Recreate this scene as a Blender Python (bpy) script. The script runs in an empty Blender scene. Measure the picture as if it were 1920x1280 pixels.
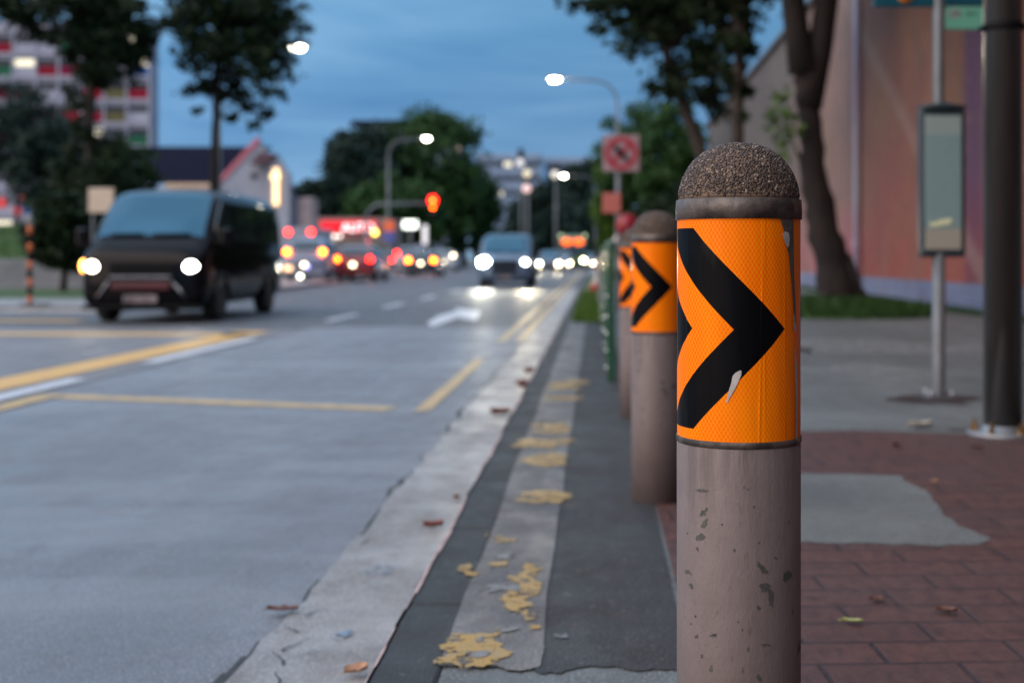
import bpy, bmesh, math, random
from mathutils import Vector, Matrix
random.seed(11)
PI = math.pi
C = bpy.context.scene.collection
HC = 0.864            # camera height above the footway
VX, VY, F = 1115.0, 485.0, 2400.0
ROAD = -0.08
def P(px, py, d):     # photograph pixel at distance d -> world point
    return Vector(((px-VX)/F*d, d, HC-(py-VY)/F*d))
def G(px, py, z=0.0): # photograph pixel on a level surface
    d = F*(HC-z)/(py-VY)
    return Vector(((px-VX)/F*d, d, z))

# ------------------------------------------------------------------ nodes
def newmat(name):
    m = bpy.data.materials.new(name); m.use_nodes = True
    nt = m.node_tree
    for n in list(nt.nodes): nt.nodes.remove(n)
    o = nt.nodes.new('ShaderNodeOutputMaterial'); b = nt.nodes.new('ShaderNodeBsdfPrincipled')
    nt.links.new(b.outputs[0], o.inputs[0])
    return m, nt, b
class NT:
    def __init__(s, nt): s.nt = nt
    def n(s, t, **k):
        x = s.nt.nodes.new(t)
        for a, v in k.items(): setattr(x, a, v)
        return x
    def set(s, sock, v):
        if hasattr(v, 'is_linked') or isinstance(v, bpy.types.NodeSocket): s.nt.links.new(v, sock)
        else: sock.default_value = v
    def m(s, op, a, b=0.0, c=None):
        x = s.n('ShaderNodeMath', operation=op)
        s.set(x.inputs[0], a); s.set(x.inputs[1], b)
        if c is not None: s.set(x.inputs[2], c)
        return x.outputs[0]
    def mix(s, f, a, b, blend='MIX'):
        x = s.n('ShaderNodeMix', data_type='RGBA', blend_type=blend)
        s.set(x.inputs[0], f)
        s.set(x.inputs[6], a if not isinstance(a, tuple) else (*a[:3], 1)); s.set(x.inputs[7], b if not isinstance(b, tuple) else (*b[:3], 1))
        return x.outputs[2]
    def coord(s, w='Object'): return s.n('ShaderNodeTexCoord').outputs[w]
    def pos(s): return s.n('ShaderNodeNewGeometry').outputs['Position']
    def xyz(s, v):
        x = s.n('ShaderNodeSeparateXYZ'); s.set(x.inputs[0], v); return x.outputs
    def noise(s, v, scale, detail=4, rough=.55, dist=0.0):
        x = s.n('ShaderNodeTexNoise'); s.set(x.inputs['Vector'], v)
        x.inputs['Scale'].default_value = scale; x.inputs['Detail'].default_value = detail
        x.inputs['Roughness'].default_value = rough; x.inputs['Distortion'].default_value = dist
        return x.outputs[0]
    def vor(s, v, scale, feat='F1', out='Distance'):
        x = s.n('ShaderNodeTexVoronoi', feature=feat); s.set(x.inputs['Vector'], v)
        x.inputs['Scale'].default_value = scale; return x.outputs[out]
    def ramp(s, f, lo, hi):
        x = s.n('ShaderNodeMapRange', clamp=True); s.set(x.inputs[0], f)
        x.inputs[1].default_value = lo; x.inputs[2].default_value = hi; return x.outputs[0]
    def mapv(s, v, scale=(1, 1, 1), rot=(0, 0, 0)):
        x = s.n('ShaderNodeMapping'); s.set(x.inputs[0], v)
        x.inputs['Scale'].default_value = scale; x.inputs['Rotation'].default_value = rot; return x.outputs[0]
    def bump(s, h, strength, dist, b):
        x = s.n('ShaderNodeBump'); s.set(x.inputs['Height'], h)
        x.inputs['Strength'].default_value = strength; x.inputs['Distance'].default_value = dist
        s.nt.links.new(x.outputs[0], b.inputs['Normal'])
MATS = {}
def pm(name, c1, c2=None, scale=5.0, rough=.6, metal=0.0, ior=1.5, bump=0.0, bscale=None, bdist=.01, coat=0.0, detail=4, r2=None, lo=.35, hi=.65, stretch=(1, 1, 1), spec=.5):
    if name in MATS: return MATS[name]
    m, nt, b = newmat(name); t = NT(nt)
    c2 = c2 or tuple(x*.78 for x in c1)
    v = t.mapv(t.coord('Object'), stretch)
    f = t.ramp(t.noise(v, scale, detail), lo, hi)
    nt.links.new(t.mix(f, c1, c2), b.inputs['Base Color'])
    b.inputs['Specular IOR Level'].default_value = spec
    b.inputs['Metallic'].default_value = metal; b.inputs['IOR'].default_value = ior
    b.inputs['Coat Weight'].default_value = coat; b.inputs['Coat Roughness'].default_value = .05
    r2 = rough if r2 is None else r2
    rr = t.n('ShaderNodeMapRange'); t.set(rr.inputs[0], f); rr.inputs[3].default_value = rough; rr.inputs[4].default_value = r2
    nt.links.new(rr.outputs[0], b.inputs['Roughness'])
    if bump: t.bump(t.noise(v, bscale or scale*6, 5), bump, bdist, b)
    MATS[name] = m; return m
def em(name, col, st, base=(.8, .8, .8)):
    if name in MATS: return MATS[name]
    m, nt, b = newmat(name)
    b.inputs['Base Color'].default_value = (*base, 1)
    b.inputs['Emission Color'].default_value = (*col, 1); b.inputs['Emission Strength'].default_value = st
    MATS[name] = m; return m
def leafmat(name, c1, c2, rough=.6):
    m, nt, b = newmat(name); t = NT(nt)
    g = t.n('ShaderNodeNewGeometry')
    nt.links.new(t.mix(g.outputs['Random Per Island'], c1, c2), b.inputs['Base Color'])
    b.inputs['Roughness'].default_value = rough; b.inputs['Specular IOR Level'].default_value = .2
    return m

# ------------------------------------------------------------------ mesh building
class MB:
    def __init__(s): s.v = []; s.f = []; s.mi = []; s.sm = []
    def add(s, vs, fs, mi=0, smooth=False):
        o = len(s.v); s.v += [tuple(x) for x in vs]
        for f in fs: s.f.append([i+o for i in f]); s.mi.append(mi); s.sm.append(smooth)
        return s
    def box(s, c, d, bev=0.0, rot=None, mi=0):
        bm = bmesh.new(); bmesh.ops.create_cube(bm, size=1)
        bmesh.ops.scale(bm, vec=d, verts=bm.verts)
        if bev: bmesh.ops.bevel(bm, geom=bm.edges[:], offset=min(bev, min(d)*.45), segments=2, affect='EDGES', profile=.5)
        if rot is not None: bmesh.ops.transform(bm, matrix=rot, verts=bm.verts)
        bmesh.ops.translate(bm, vec=c, verts=bm.verts)
        s.bm(bm, mi); return s
    def bm(s, bm, mi=0, smooth=False):
        bm.verts.index_update()
        s.add([v.co[:] for v in bm.verts], [[v.index for v in f.verts] for f in bm.faces], mi, smooth); bm.free()
    def lathe(s, prof, seg=32, M=None, mi=0, cap=True, smooth=True):
        vs, fs = [], []
        for r, z in prof:
            for k in range(seg): a = 2*PI*k/seg; vs.append(Vector((r*math.cos(a), r*math.sin(a), z)))
        for i in range(len(prof)-1):
            for k in range(seg): fs.append([i*seg+k, i*seg+(k+1) % seg, (i+1)*seg+(k+1) % seg, (i+1)*seg+k])
        if cap:
            fs.append(list(range(seg))[::-1]); fs.append([(len(prof)-1)*seg+k for k in range(seg)])
        if M is not None: vs = [M @ v for v in vs]
        s.add(vs, fs, mi, smooth); return s
    def tube(s, pts, rad, seg=10, mi=0, smooth=True):
        pts = [Vector(p) for p in pts]
        if not hasattr(rad, '__len__'): rad = [rad]*len(pts)
        vs, fs = [], []; ref = None
        for i, p in enumerate(pts):
            t = (pts[min(i+1, len(pts)-1)]-pts[max(i-1, 0)]).normalized()
            if ref is None: ref = t.orthogonal().normalized()
            a = (ref-t*ref.dot(t)).normalized(); ref = a; b = t.cross(a)
            for k in range(seg):
                g = 2*PI*k/seg; vs.append(p+(a*math.cos(g)+b*math.sin(g))*rad[i])
        for i in range(len(pts)-1):
            for k in range(seg): fs.append([i*seg+k, i*seg+(k+1) % seg, (i+1)*seg+(k+1) % seg, (i+1)*seg+k])
        fs.append(list(range(seg))[::-1]); fs.append([(len(pts)-1)*seg+k for k in range(seg)])
        s.add(vs, fs, mi, smooth); return s
    def ball(s, c, r, seg=16, mi=0):
        bm = bmesh.new(); bmesh.ops.create_uvsphere(bm, u_segments=seg, v_segments=seg//2+2, radius=1)
        bmesh.ops.scale(bm, vec=r, verts=bm.verts); bmesh.ops.translate(bm, vec=c, verts=bm.verts)
        s.bm(bm, mi, True); return s
    def poly(s, pts, mi=0):     # flat polygon
        s.add(pts, [list(range(len(pts)))], mi); return s
    def prism(s, pts, vec, mi=0):   # polygon extruded along vec
        n = len(pts); v = Vector(vec); a = [Vector(p) for p in pts]
        s.add(a+[p+v for p in a], [list(range(n))[::-1], [n+i for i in range(n)]]+[[i, (i+1) % n, n+(i+1) % n, n+i] for i in range(n)], mi); return s
    def build(s, name, mats, parent=None, loc=None, fix=True):
        me = bpy.data.meshes.new(name); me.from_pydata(s.v, [], s.f)
        for m in (mats if isinstance(mats, (list, tuple)) else [mats]): me.materials.append(m)
        me.polygons.foreach_set('material_index', s.mi); me.polygons.foreach_set('use_smooth', s.sm)
        if fix:
            bm = bmesh.new(); bm.from_mesh(me); bmesh.ops.recalc_face_normals(bm, faces=bm.faces); bm.to_mesh(me); bm.free()
        me.update()
        o = bpy.data.objects.new(name, me); C.objects.link(o)
        if parent is not None: o.parent = parent
        if loc is not None: o.location = loc
        return o
def tag(o, label, cat, group=None, kind=None):
    o['label'] = label; o['category'] = cat
    if group: o['group'] = group
    if kind: o['kind'] = kind
    return o
def thing(name, label, cat, loc=(0, 0, 0), rz=0.0, group=None):
    o = bpy.data.objects.new(name, None); C.objects.link(o); o.empty_display_size = .2
    o.location = loc; o.rotation_euler = (0, 0, rz); return tag(o, label, cat, group)
def struct(mb, name, mat):
    o = mb.build(name, mat); o['kind'] = 'structure'; return o
def copy_tree(o, parent=None):
    c = o.copy(); C.objects.link(c)
    if parent is not None: c.parent = parent
    for ch in list(o.children): copy_tree(ch, c)
    return c

# ------------------------------------------------------------------ common materials
M_galv = pm('galvanised', (.30, .32, .34), (.22, .23, .25), 8, .45, .6)
M_pole = pm('pole_grey', (.16, .175, .19), (.12, .13, .14), 6, .5, .3)
M_darkmetal = pm('dark_painted_metal', (.035, .037, .04), (.02, .021, .023), 9, .32, .2, coat=.3)
M_black = pm('black_plastic', (.007, .007, .008), (.01, .01, .01), 12, .45, spec=.06)
M_rubber = pm('tyre_rubber', (.02, .02, .02), (.03, .03, .03), 14, .85)
M_rim = pm('alloy_rim', (.45, .46, .48), (.3, .3, .32), 10, .3, .9)
M_glass = pm('tinted_glass', (.012, .016, .02), (.02, .025, .03), 2, .04, 0, ior=1.9)
M_screen = pm('windscreen_glass', (.004, .008, .012), (.003, .006, .01), 1.5, .05, 0, ior=2.2)
M_screen.node_tree.nodes['Principled BSDF'].inputs['Specular Tint'].default_value = (.30, .74, 1, 1)
M_chrome = pm('dull_chrome', (.13, .135, .15), (.1, .1, .11), 9, .25, 1)
M_white = pm('white_paint', (.72, .73, .74), (.6, .61, .63), 3, .5)
M_plate = pm('number_plate', (.26, .21, .21), (.10, .08, .085), 9, .4)
E_head = em('headlight_white', (1, .97, .9), 26)
E_headx = em('headlight_dazzling', (.93, 1, .98), 130)
E_headl = em('headlight_yellowish', (1, .9, .72), 18)
E_headr = em('headlight_plain', (1, .97, .9), 14)
E_headw = em('headlight_warm', (1, .78, .48), 40)
E_amber = em('indicator_amber', (1, .38, .03), 12)
E_tail = em('brake_light_red', (1, .010, .003), 22, (.2, .01, .01))
E_tailo = em('brake_light_hot', (1, .075, .001), 60, (.2, .01, .01))
E_taild = em('tail_light_dim', (1, .02, .03), 4, (.2, .01, .01))
E_cream = em('cream_lamp', (1, .82, .5), 9)
E_lamp = em('street_lamp_light', (1, .92, .72), 90)
E_lampy = em('street_lamp_yellow', (1, .82, .45), 40)

# ------------------------------------------------------------------ ground
def road_mat(name, c1, c2, c3, rough=.5, fleck=0.0):
    m, nt, b = newmat(name); t = NT(nt); p = t.pos()
    big = t.ramp(t.noise(t.mapv(p, (1, .35, 1)), .55, 5, .6), .36, .62)
    mid = t.ramp(t.noise(t.mapv(p, (1, .6, 1)), 5, 7, .7), .38, .62)
    fine = t.noise(p, 95, 4, .75); spk = t.ramp(t.vor(p, 85), .16, .42)
    col = t.mix(big, c1, c2); col = t.mix(t.m('MULTIPLY', mid, .8), col, tuple(x*.86 for x in c3))
    col = t.mix(t.m('MULTIPLY', t.m('SUBTRACT', 1, spk), .5), col, tuple(min(.7, x*2.1) for x in c1))
    col = t.mix(t.m('MULTIPLY', t.ramp(fine, .45, .7), .6), col, tuple(x*.35 for x in c3))
    if fleck:
        fl = t.ramp(t.noise(t.mapv(p, (1, .7, 1)), 34, 6, .75, .4), .60, .66); col = t.mix(t.m('MULTIPLY', fl, fleck), col, (.22, .22, .215))
        rs = t.ramp(t.noise(p, 7, 5, .65), .60, .72); col = t.mix(t.m('MULTIPLY', rs, .45), col, (.10, .055, .045))
    trk = t.ramp(t.noise(t.mapv(p, (1.5, .05, 1)), 1.3, 4, .6), .4, .62); col = t.mix(t.m('MULTIPLY', trk, .38), col, tuple(x*.62 for x in c3))
    pch = t.ramp(t.noise(t.mapv(p, (.5, 1.3, 1)), .9, 5, .65, .6), .48, .62); col = t.mix(t.m('MULTIPLY', pch, .30), col, tuple(min(.7, x*1.45) for x in c1))
    stain = t.ramp(t.noise(t.mapv(p, (1, .8, 1)), 2.6, 6, .65, 1.0), .60, .72)
    col = t.mix(t.m('MULTIPLY', stain, .45), col, tuple(x*.5 for x in c3))
    nt.links.new(col, b.inputs['Base Color'])
    rr = t.n('ShaderNodeMapRange'); t.set(rr.inputs[0], mid); rr.inputs[3].default_value = rough-.08; rr.inputs[4].default_value = rough+.12
    nt.links.new(rr.outputs[0], b.inputs['Roughness'])
    t.bump(t.m('ADD', fine, t.m('MULTIPLY', spk, .6)), .55, .004, b)
    return m
M_road = road_mat('weathered_road', (.20, .218, .24), (.155, .168, .195), (.17, .178, .195))
M_roadp = road_mat('pinkish_road', (.20, .19, .19), (.165, .16, .165), (.16, .155, .16))
M_roadd = road_mat('newer_asphalt', (.10, .105, .115), (.075, .08, .09), (.085, .085, .09), .58)
M_asph = road_mat('footway_asphalt', (.036, .040, .041), (.020, .023, .025), (.032, .027, .026), .7, .38)
M_pave = road_mat('footway_concrete', (.17, .185, .185), (.105, .118, .118), (.115, .118, .113), .6)
M_patch = road_mat('repair_concrete', (.17, .18, .17), (.12, .13, .125), (.14, .14, .135), .65)
M_band = road_mat('worn_grey_band', (.17, .165, .16), (.075, .075, .075), (.09, .082, .08), .55, .5)
M_gut = road_mat('gutter_concrete', (.36, .36, .36), (.235, .235, .235), (.21, .19, .175), .45, .12)
M_kerb = road_mat('kerb_granite', (.030, .034, .037), (.017, .020, .022), (.04, .042, .042), .7, .55)
M_kedge = pm('kerb_worn_edge', (.50, .36, .33), (.26, .18, .17), 14, .6, bump=.4)
M_crack = pm('dark_crack', (.03, .035, .04), (.05, .055, .06), 30, .8, bump=.5)
M_land = pm('far_ground', (.05, .065, .04), (.08, .085, .07), .05, .9)
M_grass = pm('grass_base', (.04, .085, .015), (.025, .055, .01), 6, .85, bump=.6, bscale=60)
def tile_mat():
    m, nt, b = newmat('red_stamped_paving'); t = NT(nt); p = t.pos()
    br = t.n('ShaderNodeTexBrick', offset=.5); 
    dis = t.n('ShaderNodeVectorMath', operation='ADD'); nz = t.n('ShaderNodeTexNoise'); nt.links.new(p, nz.inputs['Vector']); nz.inputs['Scale'].default_value = 3
    sc = t.n('ShaderNodeVectorMath', operation='SCALE'); nt.links.new(nz.outputs['Color'], sc.inputs[0]); sc.inputs['Scale'].default_value = .012
    nt.links.new(p, dis.inputs[0]); nt.links.new(sc.outputs[0], dis.inputs[1])
    nt.links.new(t.mapv(dis.outputs[0], (1, 1, 1), (0, 0, math.radians(-2.5))), br.inputs['Vector'])
    br.inputs['Scale'].default_value = 1.0; br.inputs['Brick Width'].default_value = .30; br.inputs['Row Height'].default_value = .15
    br.inputs['Mortar Size'].default_value = .007; br.inputs['Mortar Smooth'].default_value = .25; br.inputs['Bias'].default_value = -.2
    br.inputs['Color1'].default_value = (.125, .052, .040, 1); br.inputs['Color2'].default_value = (.090, .041, .036, 1); br.inputs['Mortar'].default_value = (.022, .014, .016, 1)
    big = t.ramp(t.noise(p, 1.3, 5, .6), .35, .7); fine = t.noise(t.mapv(p, (1, .5, 1)), 26, 5, .7)
    col = t.mix(t.m('MULTIPLY', big, .6), br.outputs['Color'], (.10, .068, .066))
    col = t.mix(t.m('MULTIPLY', t.ramp(fine, .42, .68), .8), col, (.045, .026, .027))
    col = t.mix(t.m('MULTIPLY', t.ramp(t.noise(p, 140, 3), .58, .75), .5), col, (.2, .14, .14))
    nt.links.new(col, b.inputs['Base Color']); b.inputs['Roughness'].default_value = .5
    t.bump(t.m('SUBTRACT', t.m('MULTIPLY', fine, .5), br.outputs['Fac']), .7, .006, b)
    return m
M_tile = tile_mat()

def sheet(name, pts, z, mat):
    return struct(MB().poly([(x, y, z) for x, y in pts]), name, mat)
def jag(x0, y0, x1, y1, n, amp):
    out = []
    for i in range(n+1):
        t = i/n; out.append((x0+(x1-x0)*t+random.uniform(-amp, amp), y0+(y1-y0)*t))
    return out
def wob(pts, amp=.30):
    out = []
    for i in range(len(pts)):
        a, b = Vector((*pts[i], 0)), Vector((*pts[(i+1) % len(pts)], 0)); L = [a, b]
        while (L[1]-L[0]).length > .006:
            N = [L[0]]
            for u, v in zip(L, L[1:]):
                d = v-u; m_ = u.lerp(v, random.uniform(.4, .6))+Vector((-d.y, d.x, 0))*random.uniform(-amp, amp); N += [m_, v]
            L = N
        out += [(q.x, q.y) for q in L[:-1]]
    return out
def openw(pts, amp=.25):
    full = wob(list(pts)+[(pts[-1][0], pts[-1][1]+.5), (pts[0][0], pts[0][1]+.5)], amp); e = full.index(min(full, key=lambda p: abs(p[0]-pts[-1][0])+abs(p[1]-pts[-1][1]))); return full[:e+1]
sheet('ground', [(-1500, -600), (1500, -600), (1500, 2500), (-1500, 2500)], -.12, M_land)
sheet('road', [(-60, -60), (-.3, -60), (-.3, 420), (-60, 420)], ROAD-.004, M_roadd)
sheet('road_surface_near', [(-3.86, -60), (-.45, -60), (-.45, 17.6)]+[(x, 17.6+.35*math.sin(x*1.7)) for x in (-1.4, -2.4, -3.86)], ROAD, M_road)
sheet('road_surface_left', [(-40, -60), (-3.9, -60), (-3.9, 16.9), (-9, 17.6), (-40, 17.6)], ROAD, M_roadp)
# gutter with a ragged edge against the road
edge = jag(-.805, 0, -.79, 40, 330, .018)
gut = MB()
ring = edge+[(-.44, 40), (-.44, 0)]
for i in range(len(edge)-1):
    (xa, ya), (xb, yb) = edge[i], edge[i+1]
    gut.add([(xa, ya, ROAD+.008), (-.44, ya, ROAD+.004), (-.44, yb, ROAD+.004), (xb, yb, ROAD+.008)], [[0, 1, 2, 3]])
struct(gut, 'gutter', M_gut)
crk = MB()
for i in range(len(edge)-1):
    (xa, ya), (xb, yb) = edge[i], edge[i+1]
    w = max(.002, .012*math.sin(i*.9)+.011*math.sin(i*.31+1)+.009)
    crk.add([(xa-w, ya, ROAD+.004), (xa+.01, ya, ROAD+.004), (xb+.01, yb, ROAD+.004), (xb-w, yb, ROAD+.004)], [[0, 1, 2, 3]])
for (cx, cy, ln, a) in ((-.745, 3.05, .12, 1.2), (-.72, 2.95, .10, 2.0), (-.76, 3.35, .09, .9), (-.69, 2.8, .1, 1.7), (-.77, 4.2, .1, 1.3), (-.74, 3.2, .08, 2.4), (-.70, 3.02, .07, .4)):
    pts = []; x, y = cx, cy
    for k in range(7): pts.append((x, y)); x += ln/6*math.cos(a)+random.uniform(-.008, .008); y += ln/6*math.sin(a)+random.uniform(-.004, .004)
    for k in range(6):
        w = .0035*(1-k/7); crk.add([(pts[k][0]-w, pts[k][1], ROAD+.0115), (pts[k][0]+w, pts[k][1], ROAD+.0115), (pts[k+1][0]+w, pts[k+1][1], ROAD+.0115), (pts[k+1][0]-w, pts[k+1][1], ROAD+.0115)], [[0, 1, 2, 3]])
struct(crk, 'road_edge_crack', M_crack)
# footway slab, kerb and its surfaces
pv = MB(); pv.box((4.6, 90, -.062), (9.84, 272, .124)); struct(pv, 'pavement', M_pave)
kb = MB(); y = -4.0
while y < 90:
    kb.box((-.393, y+.45, -.06), (.146, .894, .125), bev=.012); y += .9
struct(kb, 'kerb', M_kerb)
ke = MB(); ex = []
for i in range(260): ex.append((-.4675+random.uniform(-.002, .002), 1.5+i*.15))
for i in range(259):
    (xa, ya), (xb, yb) = ex[i], ex[i+1]
    w = .009+.005*math.sin(i*.5)+.003*math.sin(i*1.7)
    ke.add([(xa, ya, .0), (xa+w, ya, .0060), (xb+w, yb, .0060), (xb, yb, .0)], [[0, 1, 2, 3]])
    ke.add([(xa, ya, .0), (xb, yb, .0), (xb-.0005, yb, -.05), (xa-.0005, ya, -.05)], [[0, 1, 2, 3]])
struct(ke, 'kerb_edge', M_kedge)
rj = lambda x0, y0, x1, y1: jag(x0, y0, x1, y1, 30, .006)
sheet('footway_asphalt_strip', openw([(-.32, 2.69), (-.18, 2.70), (-.05, 2.685), (.12, 2.69), (.2, 2.68)])+rj(.205, 2.7, .215, 17.4)+[(-.32, 17.4)], .0035, M_asph)
sheet('pavement_grey_band', openw([(-.33, 2.705), (-.25, 2.715), (-.115, 2.70)])+rj(-.118, 2.8, -.115, 17.4)+[(-.33, 17.4)]+rj(-.33, 17.3, -.33, 2.8), .0055, M_band)
sheet('red_paving', [(.215, -8), (4.6, -8), (4.6, 6.0), (2.2, 6.2), (1.3, 6.42), (1.0, 6.38), (.9, 6.3), (.215, 5.9)], .004, M_tile)
pts = [(1380, 905), (1410, 893), (1500, 890), (1600, 891), (1690, 894), (1722, 915), (1758, 948), (1790, 978), (1830, 1000), (1858, 1014), (1836, 1024), (1760, 1027), (1700, 1022), (1620, 1021), (1520, 1019), (1390, 1016)]
PATCH = pts
# yellow paint left on the band
M_yel = pm('worn_yellow_paint', (.46, .27, .035), (.36, .23, .06), 18, .5, bump=.4, bscale=90, bdist=.003)
M_yelp = pm('pale_worn_paint', (.27, .255, .24), (.15, .145, .14), 22, .5)
def worn(name, c1, c2, thr, rough=.5):
    m, nt, b = newmat(name); t = NT(nt); p = t.pos()
    n1 = t.noise(p, 34, 7, .7, .3); n2 = t.noise(p, 11, 4, .6)
    a = t.ramp(t.m('ADD', n1, t.m('MULTIPLY', t.m('SUBTRACT', n2, .5), .7)), thr, thr+.035)
    col = t.mix(t.ramp(t.noise(p, 22, 5, .65), .35, .65), c1, c2); col = t.mix(t.m('MULTIPLY', t.ramp(t.noise(p, 120, 4, .7), .5, .66), .55), col, tuple(x*.35 for x in c2))
    nt.links.new(col, b.inputs['Base Color']); b.inputs['Roughness'].default_value = rough; nt.links.new(a, b.inputs['Alpha'])
    return m
M_yel = worn('worn_yellow_paint', (.46, .26, .03), (.36, .25, .11), .435); M_yelp = worn('pale_worn_paint', (.26, .245, .235), (.15, .145, .14), .46)
def blob(px, n=0):
    return [tuple(G(a, b)[:2]) for a, b in px]
yb = MB(); wb = MB()
for px in ([(812, 1250), (822, 1215), (838, 1196), (870, 1194), (935, 1184), (938, 1196), (925, 1204), (950, 1212), (942, 1222), (962, 1230), (930, 1240), (908, 1256), (860, 1258), (850, 1250)],
           [(945, 1120), (962, 1108), (966, 1078), (985, 1060), (1012, 1060), (1018, 1072), (1008, 1085), (1016, 1100), (1012, 1112), (990, 1124), (984, 1132), (1002, 1150), (1000, 1166), (980, 1172), (968, 1152), (950, 1138)],
           [(870, 1082), (885, 1062), (895, 1074), (888, 1084)], [(910, 1006), (940, 1010), (966, 1014), (962, 1022), (920, 1021)],
           [(915, 1058), (950, 1056), (952, 1064), (918, 1065)], [(966, 936), (985, 926), (1010, 922), (1048, 926), (1046, 946), (1010, 947), (975, 944)],
           [(964, 868), (1000, 856), (1056, 852), (1060, 866), (1030, 880), (990, 876)], [(976, 842), (984, 826), (1062, 822), (1066, 836), (1040, 846)],
           [(988, 812), (996, 798), (1068, 796), (1070, 810), (1030, 816)], [(1034, 732), (1040, 718), (1075, 714), (1086, 722), (1080, 733)], [(1010, 754), (1020, 744), (1098, 743), (1100, 753)],
           [(982, 1178), (1012, 1178), (1010, 1184), (992, 1185)]):
    yb.poly([(x, y, .0086) for x, y in wob(blob(px))])
for px in ([(878, 1108), (930, 1100), (972, 1104), (968, 1116), (915, 1116)], [(870, 1232), (912, 1227), (910, 1238), (875, 1240)], [(1040, 1196), (1068, 1194), (1066, 1200), (1042, 1200)],
           [(925, 1045), (965, 1040), (962, 1052), (930, 1053)], [(960, 1010), (1020, 1006), (1015, 1013), (965, 1016)], [(890, 1205), (905, 1200), (910, 1210), (895, 1212)], [(900, 1192), (960, 1178), (975, 1184), (950, 1192)]):
    wb.poly([(x, y, .0102 if px[0][0] in (870, 890) else .0094) for x, y in wob(blob(px))])
struct(yb, 'yellow_paint_remnants', M_yel); struct(wb, 'pale_paint_remnants', M_yelp)

sheet('repair_patch', wob([tuple(G(a, b)[:2]) for a, b in PATCH], .13), .0058, M_patch)
M_pale = worn('pale_scuff', (.32, .33, .33), (.24, .25, .25), .47); M_darkpatch = worn('dark_brown_patch', (.03, .022, .02), (.05, .035, .03), .40)
q = MB(); q.poly([(x, y, .004) for x, y in wob(blob([(1575, 690), (1600, 682), (1665, 684), (1710, 692), (1725, 700), (1650, 704), (1600, 700)]))]); q.poly([(x, y, .004) for x, y in wob(blob([(1500, 640), (1540, 634), (1920, 652), (1920, 668), (1700, 664), (1520, 664)]))]); struct(q, 'pavement_scuffs', M_pale)
q = MB(); q.poly([(x, y, .0042) for x, y in wob(blob([(1660, 748), (1700, 742), (1760, 741), (1830, 744), (1850, 750), (1815, 760), (1740, 758), (1690, 754)]))]); q.poly([(x, y, .0046) for x, y in wob(blob([(1770, 806), (1830, 800), (1925, 802), (1925, 828), (1850, 822)]))]); struct(q, 'pavement_dark_patches', M_darkpatch)  # dark brown patches round the feet of pole and column
# road markings
def line_mat(name, c, wear):
    m, nt, b = newmat(name); t = NT(nt); p = t.pos()
    w = t.ramp(t.noise(p, 9, 6, .7), wear-.06, wear+.1); n = t.noise(p, 1.2, 3)
    col = t.mix(w, tuple(x*.42+.08 for x in c), c); col = t.mix(t.m('MULTIPLY', n, .3), col, (.3, .28, .26))
    nt.links.new(col, b.inputs['Base Color']); b.inputs['Roughness'].default_value = .5
    return m
M_ly = line_mat('yellow_line_paint', (.70, .38, .06), .34); M_lyw = line_mat('faded_yellow_line', (.58, .38, .13), .46)
M_lw = line_mat('white_line_paint', (.6, .62, .66), .36)
Z1 = ROAD+.0045
def strip(mb, x0, y0, x1, y1, w, z=Z1):
    a, b = Vector((x0, y0, 0)), Vector((x1, y1, 0)); d = (b-a).normalized(); n = Vector((-d.y, d.x, 0))*w/2
    mb.add([(*(a+n)[:2], z), (*(b+n)[:2], z), (*(b-n)[:2], z), (*(a-n)[:2], z)], [[0, 1, 2, 3]])
q = MB(); strip(q, -4.5, 4, -4.42, 16.6, .42); strip(q, -14, 16.3, -4.3, 15.9, .5); strip(q, -14, 19.6, -7.8, 19.4, .45)
struct(q, 'yellow_box_marking', M_ly)
q = MB(); strip(q, -3.78, 4, -3.74, 8.85, .16, Z1+.004)
strip(q, -3.83, 8.82, -1.28, 8.02, .22); struct(q, 'yellow_corner_marking', M_lyw)
q = MB()
for y0, y1 in ((7.0, 10.05), (11.6, 15.2), (19.4, 21.8), (24.6, 27), (30, 32.5), (36, 38.5)):
    strip(q, -4.05, y0, -4.05, y1, .15)
struct(q, 'white_lane_marking', M_lw)
q = MB()
for x in (-1.07, -.86):
    for y0, y1 in ((7.9, 12.0), (14.6, 26), (26.5, 90)):
        if x > -1 and y0 < 10: continue
        strip(q, x, y0, x, y1, .10)
struct(q, 'double_yellow_line', M_lyw)
q = MB(); a = [(800, 606), (822, 592), (858, 582), (852, 577), (900, 583), (897, 593), (893, 600), (868, 597), (860, 594), (838, 603), (812, 612)]
q.poly([(*G(x, y, Z1)[:2], Z1) for x, y in a]); struct(q, 'white_arrow_marking', M_lw)

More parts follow.
